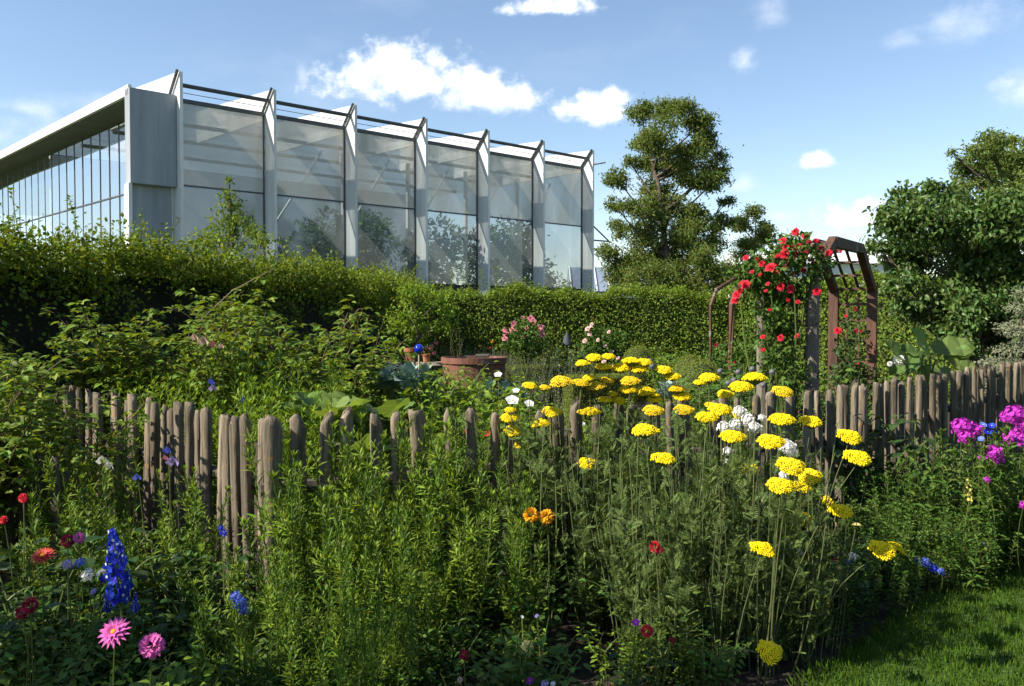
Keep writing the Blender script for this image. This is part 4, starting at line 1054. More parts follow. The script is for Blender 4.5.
for q in range(6): put('flower_head', fl('dome', 'pink'), t, (RNG.normal() * .08, -.06 + RNG.normal() * .03, .19 + RNG.normal() * .04), facing((0, -.7, .6)), .06)
c = at(567, 340, 15.5); t = thing('garden_lantern', 'small dark bell-shaped lantern on a pole in front of the clipped hedge', 'lantern', (c[0], c[1], 0))
mb = MB(); mb.lathe([(0, c[2] + .14), (.015, c[2] + .135), (.025, c[2] + .10), (.06, c[2] + .04), (.075, c[2] - .05), (.095, c[2] - .08), (.08, c[2] - .10), (0, c[2] - .10)], 16); put('hood', mb.mesh('hood', M['lantern'], smooth=True), t)
mb = MB(); mb.tube([(0, 0, 0), (0, 0, c[2] - .1)], .014, 6); put('pole', mb.mesh('pole', M['lantern']), t)

def clipped(name, label, c, r, seed, dens=5200, L=.022, cat='box bush', boxdim=None, rz=0):
    rng = np.random.default_rng(seed); t = thing(name, label, cat, (c[0], c[1], 0))
    mb = MB(); core = MB()
    if boxdim is None:
        zc, rx, rz_ = c[2], r[0], r[1]
        n = int(dens * 4 * rx * rz_ * 2); d = rnd_dirs(n, rng); d = d[(d * rz_)[:, 2] + zc > 0.02]; n = len(d)
        pos = d * np.array([rx, rx, rz_]) * (1 + .025 * rng.normal(size=n))[:, None] + np.array([0, 0, zc]); nr = d
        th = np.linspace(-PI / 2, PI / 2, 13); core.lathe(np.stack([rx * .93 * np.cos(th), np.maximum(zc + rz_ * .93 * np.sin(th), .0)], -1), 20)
    else:
        lx, ly, lz = boxdim; P0 = []; N0 = []
        for ax_, sg, ar_ in ((1, -1, lx * lz), (1, 1, lx * lz), (0, 1, ly * lz), (0, -1, ly * lz), (2, 1, lx * ly)):
            k = int(dens * ar_); q = rng.uniform(-.5, .5, (k, 3)); q[:, ax_] = sg * .5; nn_ = np.zeros((k, 3)); nn_[:, ax_] = sg
            P0.append(q * np.array([lx, ly, lz]) + [0, 0, lz / 2]); N0.append(nn_)
        pos = np.concatenate(P0) + rng.normal(size=(sum(map(len, P0)), 3)) * .012; nr = np.concatenate(N0); n = len(pos)
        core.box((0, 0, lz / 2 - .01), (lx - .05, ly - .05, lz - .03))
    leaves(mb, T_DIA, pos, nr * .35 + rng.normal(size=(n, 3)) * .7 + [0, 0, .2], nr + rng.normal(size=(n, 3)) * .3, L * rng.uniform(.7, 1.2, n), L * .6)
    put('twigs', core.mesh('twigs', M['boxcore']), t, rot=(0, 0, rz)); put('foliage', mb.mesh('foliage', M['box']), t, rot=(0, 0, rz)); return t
c = at(638, 366, 15.2); clipped('box_ball', 'clipped box dome behind the yarrow nearest the pale pink rose', (c[0], c[1], .62), (.32, .50), 71)
c = at(700, 374, 12.2); clipped('box_ball', 'largest clipped box dome just behind the fence beside the yarrow', (c[0], c[1], .52), (.36, .50), 72)
c = at(690, 366, 14.2); clipped('box_ball', 'clipped box dome half hidden behind the largest box dome', (c[0], c[1], .54), (.30, .46), 73)
c = at(560, 366, 16.6); clipped('box_hedge', 'low square-clipped box hedge with its near side in shade', (c[0], c[1], 0), None, 74, boxdim=(2.0, .5, c[2]), rz=.42, cat='low hedge')
c = at(597, 376, 13.5); clipped('box_hedge', 'short low box hedge behind the topmost yarrow flowers', (c[0], c[1], 0), None, 75, boxdim=(.95, .4, c[2]), rz=.3, cat='low hedge')
#==PART4==
# ------------------------------------------------------------------ garden plants behind the fence
rng = np.random.default_rng(99)
V = {}
V['rasp'] = [cane_meshes('raspberry%d' % i, 200 + i, n=17, h=1.6, spread=.40, out=.55, L=.085, W=.05, leaf='shrub', side=6, node=.055) for i in range(3)]
V['lance'] = [stalk_meshes('lance%d' % i, 210 + i, 16, 1.1, .26, .16, .11, .020, gap=.016, leaf='bright', shoots=4) for i in range(3)]
V['aster'] = [stalk_meshes('aster%d' % i, 220 + i, 7, 1.0, .15, .19, .092, .0145, gap=.009, leaf='aster', shoots=6, rs=.004, a0=68, a1=20) for i in range(4)]
V['leafy'] = [cane_meshes('leafy%d' % i, 230 + i, n=13, h=.62, spread=.17, out=.22, L=.06, W=.036, leaf='mid', cane='stem', side=4, node=.032, per=1) for i in range(4)]
V['leafyb'] = [cane_meshes('leafyb%d' % i, 235 + i, n=13, h=.62, spread=.17, out=.22, L=.055, W=.03, leaf='bright', cane='stem', side=4, node=.03, per=1) for i in range(3)]
V['phlox'] = [stalk_meshes('phlox%d' % i, 240 + i, 12, .85, .22, .18, .125, .036, tpl=T_OV, gap=.024, leaf='mid', shoots=3, a0=85, a1=45) for i in range(3)]
V['dill'] = [rosette_meshes('dill%d' % i, 250 + i, n=70, L=.42, W=.16, tpl=T_FERN, leaf='bright', tilt=(5, 55), spread=.16) for i in range(2)]
V['blade'] = [rosette_meshes('blade%d' % i, 255 + i, n=46, L=.55, W=.022, tpl=T_BLADE, leaf='bright', tilt=(4, 45), spread=.12) for i in range(2)]
V['cabbage'] = [rosette_meshes('cabbage%d' % i, 260 + i, n=46, L=.14, W=.12, tpl=T_OV, leaf='cabbage', tilt=(8, 80), spread=.06, h0=.14) for i in range(2)]
V['squash'] = [rosette_meshes('squash%d' % i, 265 + i, n=15, L=.25, W=.24, tpl=T_HEART, leaf='squash', tilt=(35, 85), spread=.12, h0=.05) for i in range(2)]
V['lav'] = [stalk_meshes('lav%d' % i, 270 + i, 50, .6, .28, .22, .035, .007, gap=.02, leaf='lavender', stem='stem_grey', shoots=0, rs=.002, a0=50, a1=25) for i in range(2)]
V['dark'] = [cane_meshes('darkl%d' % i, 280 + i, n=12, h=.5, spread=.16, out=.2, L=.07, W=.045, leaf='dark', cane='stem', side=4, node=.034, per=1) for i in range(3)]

def plant(name, label, cat, kind, xyz, sc=1.0, rz=None, group=None, flowers=(), which=None, flw='flower_head', stem_mat='stem', sz=None, lean=.5, zoff=0):
    """foliage from a shared mesh turned and scaled; flowers = (px, py, distance or None, kind, material, px width, facing)"""
    x, y = xyz[0], xyz[1]
    t = thing(name, label, cat, (x, y, zoff), group=group)
    rz = rng.uniform(0, 2 * PI) if rz is None else rz
    vs = V[kind][rng.integers(len(V[kind])) if which is None else which]
    for nm, me in vs: put(nm, me, t, rot=(0, 0, rz), sc=(sc, sc, sz or sc))
    for fdef in flowers:
        px, py, d, fk_, mat, wpx = fdef[:6]; face = fdef[6] if len(fdef) > 6 else (rng.normal() * .25 - .1, -.55, .75)
        d = y - .1 if d is None else d
        p = at(px, py, d); s = wpx / F * d
        b = np.array([x + (p[0] - x) * (1 - lean), y + (p[1] - y) * (1 - lean), zoff + .02])
        st = stem_to('flower_stem', t, b, p + (np.array([0, 0, -.05 * s])), .0028, stem_mat, bend=(rng.normal() * .015, rng.normal() * .015, 0))
        rot = (rng.normal() * .08, rng.normal() * .08, rng.uniform(0, 6)) if fk_ in ('spike', 'sparse') else facing(face)
        put(flw, fl(fk_, mat), st, p - np.array(t.location), rot, s)
    return t
def by_top(px, py, d, h0):
    p = at(px, py, d); return (p[0], p[1]), max(.25, p[2] / h0)

# raspberry thicket; its last bush is added to shade the gate
RL_ = ['raspberry bush at the hedge end of the thicket behind the fence', 'tall raspberry bush with long arching canes against the dark hedge', 'raspberry bush in the middle of the thicket below the slender young tree', 'raspberry bush just behind the fence beside the iris leaves', 'tallest raspberry bush beneath the second window bay', 'raspberry bush at the garden end of the thicket', 'low raspberry bush leaning over the far end of the picket run', 'raspberry bush behind the pale pink sweet peas', 'raspberry bush overhanging the old dark gate', 'raspberry bush in front of the dark hedge beside the gate', 'raspberry bush spilling over the first pickets by the gate', 'raspberry bush behind the blue sweet peas', 'raspberry bush shading the gate from beside the border']
for j, (px, py, d) in enumerate([(105, 318, 7.4), (160, 306, 7.3), (232, 296, 7.9), (275, 304, 7.4), (292, 288, 8.4), (318, 310, 8.2), (75, 340, 6.9), (205, 318, 7.1), (20, 362, 5.35), (-25, 352, 5.1), (62, 366, 6.6), (255, 318, 7.0), (-85, 345, 4.6)]):
    xy, sc = by_top(px, py, d, 1.62)
    plant('raspberry_bush', RL_[j], 'bush', 'rasp', xy, sc, group='raspberry thicket behind the fence')
# long bare canes arching out of the thicket
for (a, b, d, lab) in (((190, 330), (275, 268), 7.6, 'long bare brown cane arching out of the raspberry thicket'), ((345, 325), (372, 308), 8.6, 'short bare cane arching above the garden end of the thicket')):
    p, q = at(*a, d), at(*b, d); t = thing('bare_cane', lab, 'cane', (p[0] - .25, p[1], 0))
    mb = MB(); o = np.array(t.location); mb.tube(np.array([(0, 0, 0), (p - o) * .55 + [0, 0, .05], p - o, (p + q) / 2 - o + [0, 0, .07], q - o]), [.008, .007, .006, .005, .003], 5); put('stem', mb.mesh('stem', M['cane']), t)
# lance-leaved clumps with sweet pea flowers
SW = [((185, 352, 6.6), []), ((232, 345, 6.7), [(205, 341, 6.1, 'pea', 'pale_pink', 14), (215, 344, 6.1, 'pea', 'pink', 11), (196, 337, 6.1, 'pea', 'pale_pink', 11), (222, 346, 6.1, 'pea', 'pale_pink', 9)]),
      ((262, 352, 6.4), [(214, 381, 6.0, 'pea', 'sky_blue', 12), (213, 388, 6.0, 'pea', 'lilac', 10), (245, 399, 5.8, 'pea', 'blue', 12)]), ((300, 350, 6.6), []), ((345, 372, 7.6), []), ((285, 372, 5.9), []), ((160, 372, 6.6), []), ((215, 376, 6.0), []), ((280, 392, 5.5), []), ((250, 385, 5.7), []), ((312, 362, 7.2), [])]
LL = ['bright clump of lance-shaped leaves behind the pickets below the raspberry canes', 'lance-leaved clump with pale pink sweet pea blooms', 'lance-leaved clump with blue and violet blooms near the corner post', 'tall bright lance-leaved clump left of the squash leaves', 'lance-leaved clump beside the big squash leaves', 'lance-leaved clump just behind the corner post', 'lance-leaved clump behind the first sunlit pickets', 'lance-leaved clump below the pale pink sweet peas', 'low lance-leaved clump in front of the squash', 'low lance-leaved clump behind the corner pickets', 'lance-leaved clump behind the squash plant']
for j, (q, fls) in enumerate(SW):
    xy, sc = by_top(*q, 1.1); plant('sweet_pea_clump', LL[j], 'plant', 'lance', xy, sc, flowers=fls, group='lance-leaved clumps behind the fence')
# squash, cabbages, dill and other vegetables
for j, (px, py, d, sc, lab) in enumerate([(324, 388, 5.7, 1.15, 'big-leaved squash plant with a pale upright leaf beside the lance-leaved clumps'), (388, 391, 6.0, .85, 'big-leaved squash plant spreading in front of the blue-green cabbages'), (358, 424, 5.35, .9, 'squash plant with a large leaf drooping between two pickets'), (300, 400, 7.0, .9, 'small squash plant under the raspberry bushes')]):
    p = at(px, py, d); plant('squash_plant', lab, 'plant', 'squash', p, sc, zoff=max(0, p[2] - .22), group=None)
for j, (px, py, d, sc, lab) in enumerate([(388, 376, 7.8, 1.0, 'blue-green cabbage nearest the squash leaves'), (406, 378, 7.6, 1.1, 'blue-green cabbage in front of the plank bench'), (424, 376, 8.4, 1.05, 'blue-green cabbage below the blue glass ball'), (366, 378, 11.0, .9, 'small blue-green cabbage at the end of the bed'), (488, 392, 9.0, 1.15, 'blue-green cabbage in front of the round tub'), (520, 394, 9.4, 1.0, 'blue-green cabbage in front of the shaded box hedge'), (504, 386, 10.4, .9, 'blue-green cabbage between the tub and the box hedge'), (668, 388, 9.6, .9, 'pale blue-green cabbage among the yarrow flowers')]):
    p = at(px, py, d); t = plant('cabbage', lab, 'cabbage', 'cabbage', p, sc, zoff=max(0, p[2] - .12), group='cabbages in the vegetable beds')
    if t.location.z > .05:
        mb = MB(); mb.tube([(0, 0, -t.location.z), (.02, 0, 0.05)], .03, 6); put('stem', mb.mesh('stem', M['stem_grey']), t)
for t in [o for o in bpy.data.objects if o.name.startswith('squash_plant')]:
    if t.location.z > .05:
        mb = MB(); mb.tube([(.05, 0, -t.location.z), (0, 0, 0.08)], .018, 6); put('stem', mb.mesh('stem', M['stem']), t)
VG = []
for px, py, d in [(440, 383, 8.0), (470, 381, 8.3), (500, 387, 8.0), (455, 380, 9.0), (485, 384, 9.0), (425, 386, 8.6), (448, 392, 7.4), (478, 396, 7.4)]: VG.append(('leafyb', px, py, d, .52))
for px, py, d in [(440, 388, 10.5), (458, 384, 11.2), (425, 396, 9.2), (470, 398, 8.6), (405, 392, 9.6), (450, 402, 8.0), (432, 372, 9.6), (448, 380, 9.4), (462, 384, 9.6), (478, 384, 9.6), (495, 388, 9.5), (420, 380, 9.0), (440, 384, 8.6), (468, 392, 8.4), (395, 402, 8.2), (485, 404, 7.8), (412, 406, 7.4)]: VG.append(('dill', px, py, d, .36))
for px, py, d in [(480, 412, 7.0), (520, 408, 7.2), (550, 404, 7.6), (575, 398, 8.6), (600, 402, 8.0), (535, 398, 9.0), (630, 398, 8.4), (655, 400, 8.0), (610, 390, 10), (440, 410, 6.9), (400, 412, 6.6), (500, 402, 8.4), (680, 402, 8.2), (560, 392, 10.2)]: VG.append(('leafyb', px, py, d, .70))
for px, py, d in [(520, 352, 15.5), (540, 350, 15.8), (560, 356, 15.2), (585, 362, 15), (550, 346, 17), (505, 350, 16.4), (495, 346, 17), (660, 352, 16), (668, 358, 14.8), (650, 345, 17.8), (672, 346, 17)]: VG.append(('leafyb' if px > 640 else 'lav', px, py, d, .62))
for px, py, d in [(485, 345, 17.3), (500, 352, 16.2), (472, 348, 17.8), (515, 358, 14.6), (440, 346, 17.5), (460, 344, 18.2)]: VG.append(('lav', px, py, d, .62))
for px, py, d in [(725, 372, 10.5), (740, 376, 9.6), (755, 380, 9.2), (770, 378, 9.2), (715, 380, 10.8), (790, 385, 8.6), (735, 362, 11.8), (706, 352, 14.5), (830, 382, 9), (845, 380, 9.8), (800, 375, 9.0), (875, 365, 11), (690, 388, 9.4), (780, 372, 9.8), (860, 372, 10.4)]: VG.append(('leafy', px, py, d, .62))
NM = {'dill': ('dill_plant', 'plant', 'feathery bright green dill or carrot top in the vegetable bed', 'feathery vegetables in the bed'),
      'leafyb': ('vegetable_plant', 'plant', 'low bright leafy vegetable plant behind the picket fence', 'leafy vegetables behind the fence'),
      'lav': ('lavender_bush', 'plant', 'grey-green wispy herb bush around the round tub and box hedge', 'wispy herbs around the tub'),
      'leafy': ('border_plant', 'plant', 'mid green leafy plant at the foot of the rose arches', 'leafy plants under the rose arches')}
for kind, px, py, d, h0 in VG:
    xy, sc = by_top(px, py, d, h0); nm, cat, lab, grp = NM[kind]
    if kind == 'dill': sc = min(sc, 1.6)
    plant(nm, lab, cat, kind, xy, min(sc, 1.5), group=grp, sz=sc)
# white flowers behind the fence
plant('cosmos_plant', 'white cosmos flowers just above the pickets in front of the tub', 'flower', 'leafyb', at(520, 405, 6.6), .9, flowers=[(512, 401, 6.4, 'open', 'white', 15), (529, 404, 6.4, 'open', 'white', 11), (516, 391, 6.7, 'open', 'white', 8), (498, 375, 7.6, 'open', 'white', 9), (397, 408, 6.0, 'open', 'white', 6), (582, 424, 6.1, 'open', 'white', 7)])
plant('poppy_plant', 'small red poppies glowing between the front pickets', 'flower', 'leafy', at(478, 425, 6.0), .85, flowers=[(469, 431, 5.75, 'open', 'red', 9), (488, 434, 5.7, 'open', 'red', 8), (357, 503, 5.3, 'open', 'crimson', 9)])
plant('marigold_plant', 'orange brown flowers in the dry border behind the tub', 'flower', 'lav', at(500, 348, 17.6), 1.1, flowers=[(492, 342, None, 'pom', 'marigold', 3), (502, 345, None, 'pom', 'orange_red', 3), (480, 346, None, 'pom', 'marigold', 3), (490, 348, None, 'pom', 'orange_red', 3)])
plant('dark_shrub', 'dark bush behind the bell lantern', 'bush', 'dark', at(569, 358, 16.3), 2.1)
# globe thistle seed heads on thin stems
GT = [(652, 366, 7.2), (662, 368, 7.1), (650, 361, 7.5), (720, 371, 7.0), (738, 372, 6.9), (728, 383, 6.7), (734, 380, 6.9), (752, 369, 7.0), (763, 385, 6.6), (709, 378, 6.9), (772, 372, 7.2)]
plant('globe_thistle', 'thin-stemmed grey globe thistles standing behind the fence beside the box dome', 'plant', 'leafy', at(725, 395, 7.2), .8, flowers=[(a, b, d, 'globe', 'seedhead', 6.5, (0, 0, 1)) for a, b, d in GT], stem_mat='stem_grey')
# white hibiscus with huge leaves
c = at(915, 372, 9.25); t = thing('hibiscus', 'white flowered plant with very large pale leaves behind the receding pickets', 'plant', (c[0], c[1], 0))
mb, ms = MB(), MB()
for (px, py, dx, dy, L_) in [(908, 362, -.9, -.35, .42), (900, 356, -.6, .5, .36), (922, 345, -.5, .75, .36), (932, 358, -.3, .2, .3), (945, 348, .95, .1, .46), (955, 362, .5, -.3, .3), (925, 372, .1, -.6, .34), (940, 372, .8, -.35, .32), (915, 352, -.9, .2, .3), (952, 355, .7, .3, .3)]:
    p = at(px, py, 9.15 + rng.normal() * .15) - np.array([c[0], c[1], 0])
    L_ *= .9; leaves(mb, T_HEART, p[None] - np.array([dx, 0, dy]) * L_ * .35, np.array([dx, -.25, dy]), np.array([rng.normal() * .2, -.55, .75]), L_, L_ * .72)
    ms.tube(curve_pts((0, 0, 0), p - np.array([dx, 0, dy]) * L_ * .35, (0, 0, .05)), .009, 5)
put('foliage', mb.mesh('foliage', M['squash']), t); put('stem', ms.mesh('stem', M['stem']), t)
for px, py, s in [(899, 360, .12), (890, 364, .06)]: put('flower_head', fl('pom', 'white'), t, at(px, py, 8.95) - np.array([c[0], c[1], 0]), facing((-.2, -.8, .5)), s)
# grey tiered conifer at the edge
c = at(1021, 345, 12.0); t = thing('dwarf_conifer', 'grey-green dwarf conifer with flat tiers at the end of the fence', 'shrub', (c[0], c[1], 0))
mb = MB()
for z, r in [(1.95, .16), (1.75, .24), (1.5, .32), (1.25, .38), (1.0, .42), (.7, .45)]: blob_leaves(mb, [((rng.normal() * .1, rng.normal() * .1, z), (r, r, .07)), ((rng.normal() * .16 - .08, -.1, z - .08), (r * .7, r * .6, .06))], rng, 2600, T_DIA, .05, .016, shell=.3)
put('foliage', mb.mesh('foliage', M['lavender']), t)
mb = MB(); mb.tube([(0, 0, 0), (0, 0, 1.6)], [.04, .015], 6); put('trunk', mb.mesh('trunk', M['bark']), t)

# ------------------------------------------------------------------ yarrow
HEADS = []
for zx, zy, wz in [(60,115,70),(120,88,80),(190,82,65),(165,132,75),(250,138,90),(300,105,85),(365,110,75),(340,142,85),(462,148,80),(502,180,78),(90,187,60),(185,198,65),(55,212,85),(130,228,90),(295,203,95),(285,246,90),(210,265,50),(175,294,70),(240,297,70),(370,250,85),(410,272,60),(413,294,75),(522,242,85),(550,277,90),(408,347,100),(557,343,95),(635,210,60),(680,186,95),(905,188,115),(838,231,110),(760,266,80),(735,342,110),(670,380,105),(685,318,50),(825,370,80),(365,445,130),(797,475,120),(460,583,120),(90,607,100),(275,665,95),(882,630,95),(105,353,88),(60,355,50)]:
    HEADS.append((570 + zx / 4.9, 340 + zy / 4.9, wz / 4.9))
HEADS += [(783,392,21),(782,420,25),(811,422,23),(771,442,26),(850,437,24),(858,458,27),(791,466,27),(781,486,27),(809,476,25),(801,487,23),(825,501,19),(815,509,20),(841,511,25),(803,519,21),(763,549,25),(883,550,26),(896,548,20),(770,652,25),
          (530,386,15),(544,388,13),(561,382,23),(510,418,19),(510,410,11),(514,431,20),(521,445,15),(552,412,19),(541,424,20)]
YC = [(.08, 4.85), (.42, 4.95), (.62, 4.55), (.95, 4.85), (1.28, 4.75), (1.05, 4.15), (.72, 3.95), (1.30, 4.25)]
YL = ['yarrow clump with the highest yellow heads left of the box domes', 'yarrow clump with many small yellow heads above the front pickets', 'yarrow clump at the middle of the yellow drift with one large head facing out', 'yarrow clump whose heads stand before the clipped box dome', 'yarrow clump beside the white phlox against the pickets', 'yarrow clump with a tight cluster of big yellow heads', 'low yarrow clump at the front of the border with few yellow heads', 'yarrow clump whose outer stems lean over towards the lawn']
def yarrow_foliage(i):
    r = np.random.default_rng(400 + i); ml, ms = MB(), MB()
    for s in range(42):
        a = r.uniform(0, 2 * PI); q = .30 * math.sqrt(r.random()); b = np.array([q * math.cos(a), q * math.sin(a), 0]); h = r.uniform(.45, .98)
        e = b * r.uniform(1.0, 1.6) + np.array([r.normal() * .04, r.normal() * .04, h]); pl = curve_pts(b, e, [r.normal() * .02, r.normal() * .02, 0], 6)
        ms.tube(pl, np.linspace(.0038, .002, 6), 4, cap=False)
        n = int(h / .026); t = r.uniform(.05, 1, n); p, tg = interp(pl, t); az = r.uniform(0, 2 * PI, n); el = r.uniform(.35, 1.35, n)
        d = np.stack([np.cos(az) * np.cos(el), np.sin(az) * np.cos(el), np.sin(el)], -1)
        leaves(ml, T_FERN, p, d, np.array([0, 0, 1]) + r.normal(size=(n, 3)) * .5, r.uniform(.055, .105, n) * (1.15 - .45 * t), r.uniform(.032, .055, n))
    return [('stem', ms.mesh('yarrow_stem', M['stem_grey'])), ('foliage', ml.mesh('yarrow_foliage', M['yarrow_leaf']))]
YF = [yarrow_foliage(i) for i in range(4)]
yroots = []
for i, (x, y) in enumerate(YC):
    t = thing('yarrow_plant', YL[i], 'flower', (x, y, 0), group='yellow yarrow drift in front of the fence')
    s = [1.1, 1.14, 1.1, 1.12, 1.1, 1.0, .86, .88][i]
    for nm, me in YF[i % 4]: put(nm, me, t, rot=(0, 0, rng.uniform(0, 6)), sc=s)
    yroots.append(t)
CV = [fl('corymb', 'yellow')] * 5 + [fl('corymb', 'old_yellow')]
for (px, py, wpx) in HEADS:
    d = min(.112 * F / wpx, 5.25)
    p = at(px, py, d)
    for _ in range(3):
        d = min(d, fence_y(p[0]) - .16); p = at(px, py, d)
    d = max(d, 3.55); d = 3.05 if py > 600 else 3.6 if py > 530 and px < 800 else d; p = at(px, py, d)
    s = wpx / F * d * 1.02
    i = min(range(len(YC)), key=lambda j: math.hypot(YC[j][0] - p[0] + (.25 if px > 840 or py > 600 else 0), (YC[j][1] - p[1]) * .8))
    t = yroots[i]; c = np.array([YC[i][0], YC[i][1], 0])
    b = c + (np.array([p[0], p[1], 0]) - c) * (.30 if px > 840 or py > 640 else .72) + np.array([rng.normal() * .03, rng.normal() * .03, 0])
    lean = p - b; tilt = norm(lean * np.array([.4, .4, 1.0]) + np.array([rng.normal() * .08, -.10 + rng.normal() * .1, .05]) * lean[2])
    bend = (lean[0] * -.12 + rng.normal() * .012, lean[1] * -.1 + rng.normal() * .012, .06 if px > 840 or py > 640 else 0)
    st = stem_to('flower_stem', t, b, p - tilt * s * .22, .0024, 'stem_grey', bend=bend)
    q = Vector(tilt + np.array([.02 * rng.normal(), -.22, 0])).to_track_quat('Z', 'Y').to_euler()
    put('flower_head', CV[rng.integers(6)] if wpx < 24 else CV[0], st, p - np.array(t.location), (q.x, q.y, q.z + 0), s * 1.0)

# ------------------------------------------------------------------ narrow-leaved stalks in the front border
AS = [(306, 432, 4.15), (248, 560, 3.5), (345, 480, 4.0), (398, 420, 4.35), (420, 452, 4.1), (462, 425, 4.65), (492, 432, 4.5), (450, 500, 3.8), (505, 492, 4.05), (360, 505, 3.55), (300, 545, 3.35), (385, 560, 3.3), (245, 590, 3.15), (340, 590, 3.05), (80, 425, 4.85), (100, 455, 4.55), (70, 480, 4.3), (165, 505, 4.15), (375, 610, 3.05), (375, 440, 4.5), (330, 445, 4.35), (205, 480, 4.45), (318, 470, 4.0), (440, 520, 3.9)]
AL = ['tall narrow-leaved stalks rising right beside the corner post', 'narrow-leaved stalks in front of the corner post', 'narrow-leaved stalks before the second front picket', 'tallest narrow-leaved stalks in front of the pickets with orange lichen', 'dense bright narrow-leaved stalks at the middle of the border', 'narrow-leaved stalks reaching the picket tops beside the first yarrow heads', 'narrow-leaved stalks between the pickets and the yarrow', 'narrow-leaved stalks above the orange marigold', 'narrow-leaved stalks touching the orange marigold', 'low bushy narrow-leaved stalks in front of the front pickets', 'low narrow-leaved stalks near the light blue delphinium', 'low narrow-leaved stalks in the dark heart of the border', 'narrow-leaved stalks beside the two pink zinnias', 'short narrow-leaved stalks at the very front of the border', 'tall narrow-leaved stalks against the end of the picket run by the gate', 'narrow-leaved stalks below the white sweet pea', 'narrow-leaved stalks in front of the old dark gate', 'narrow-leaved stalks below the violet sweet pea', 'shortest narrow-leaved stalks at the bottom edge beside the dark gap', 'narrow-leaved stalks leaning on the third front picket', 'slim narrow-leaved stalks between the corner post and the front pickets', 'narrow-leaved stalks hiding the foot of the left pickets', 'narrow-leaved stalks one step from the corner post', 'narrow-leaved stalks just to one side of the orange marigold, below the picket rail']
for j, (px, py, d) in enumerate(AS):
    xy, sc = by_top(px, py, d, 1.0)
    plant('aster_plant', AL[j], 'plant', 'aster', xy, min(sc * 1.09, 1.2), group='narrow-leaved stalks in the front border')

# ------------------------------------------------------------------ left border flowers
DZ = (-.1, -.62, .78)
plant('delphinium', 'tall deep blue delphinium spire with white-eyed florets in the front border', 'flower', 'phlox', at(122, 600, 3.35), .55, which=0, flowers=[(120, 601, 3.3, 'spike', 'blue', 72), (108, 612, 3.35, 'spike', 'blue', 22), (135, 612, 3.38, 'spike', 'blue', 20)], lean=.9)
plant('delphinium', 'short light blue delphinium blooming beside the narrow-leaved stalks', 'flower', 'leafy', at(238, 640, 3.2), .7, flowers=[(236, 597, 3.12, 'dome', 'sky_blue', 13), (240, 604, 3.1, 'dome', 'sky_blue', 15), (244, 610, 3.1, 'dome', 'sky_blue', 12), (224, 533, 3.5, 'dome', 'blue', 10), (221, 528, 3.5, 'dome', 'blue', 7)])
plant('zinnia_plant', 'pink zinnia with an open daisy face and orange centre', 'flower', 'leafyb', at(118, 690, 2.85), .8, flowers=[(115, 633, 2.7, 'zinnia', 'zinnia', 32, (-.15, -.72, .68))])
plant('zinnia_plant', 'deeper pink double zinnia beside the open pink zinnia', 'flower', 'leafyb', at(158, 692, 2.85), .8, flowers=[(152, 646, 2.72, 'pom', 'zinnia', 27, (.1, -.7, .7))])
plant('zinnia_plant', 'orange red zinnia in the shade left of the blue delphinium', 'flower', 'leafy', at(45, 610, 3.3), .85, flowers=[(43, 557, 3.15, 'zinnia', 'orange_red', 23, (0, -.5, .86))])
plant('zinnia_plant', 'dark crimson zinnia low at the edge of the border', 'flower', 'leafy', at(25, 650, 3.0), .75, flowers=[(30, 606, 2.9, 'pom', 'crimson', 18), (22, 613, 2.92, 'pom', 'crimson', 14), (33, 600, 2.95, 'pom', 'red', 8)])
plant('zinnia_plant', 'purple red blooms above the orange red zinnia', 'flower', 'leafy', at(70, 580, 3.6), .8, flowers=[(68, 541, 3.5, 'pom', 'crimson', 15), (79, 538, 3.5, 'pom', 'zinnia', 12)])
plant('dahlia_plant', 'small scarlet blooms in front of the old dark gate', 'flower', 'dark', at(15, 560, 3.7), .9, flowers=[(23, 498, 3.8, 'pom', 'red', 10), (4, 520, 3.6, 'pom', 'red', 9), (24, 500, 3.78, 'pom', 'red', 7)])
plant('bellflower_plant', 'lilac and white bellflowers beside the blue delphinium', 'flower', 'leafy', at(85, 600, 3.45), .75, flowers=[(68, 565, 3.35, 'dome', 'lilac', 12), (80, 563, 3.35, 'dome', 'sky_blue', 11), (88, 575, 3.3, 'dome', 'white', 15), (101, 572, 3.3, 'pea', 'white', 14), (94, 592, 3.25, 'dome', 'lilac', 9)])
plant('sweet_pea', 'white sweet pea in front of the left pickets', 'flower', 'leafyb', at(108, 520, 4.5), .9, flowers=[(103, 460, 4.4, 'pea', 'white', 14), (112, 465, 4.4, 'pea', 'white', 15), (107, 467, 4.38, 'pea', 'cream', 9)])
plant('sweet_pea', 'violet and blue sweet pea in front of the left pickets', 'flower', 'leafyb', at(170, 520, 4.3), .95, flowers=[(170, 450, 4.2, 'pea', 'sky_blue', 13), (175, 461, 4.2, 'pea', 'lilac', 17), (168, 457, 4.2, 'pea', 'pink', 11), (138, 477, 4.2, 'pea', 'sky_blue', 11)])
plant('hosta_plant', 'broad rounded leaves at the very bottom corner of the border', 'plant', 'squash', at(50, 700, 2.75), .42, zoff=.30)
plant('hosta_plant', 'broad pointed leaves between the pink zinnias and the narrow-leaved stalks', 'plant', 'squash', at(165, 655, 2.95), .40, zoff=.34)
for t in [o for o in bpy.data.objects if o.name.startswith('hosta_plant')]:
    mb = MB()
    for q in range(4): mb.tube([(.04 * q - .06, 0, -t.location.z), (.02 * q - .03, 0, .04)], .005, 5)
    put('stem', mb.mesh('stem', M['stem']), t)
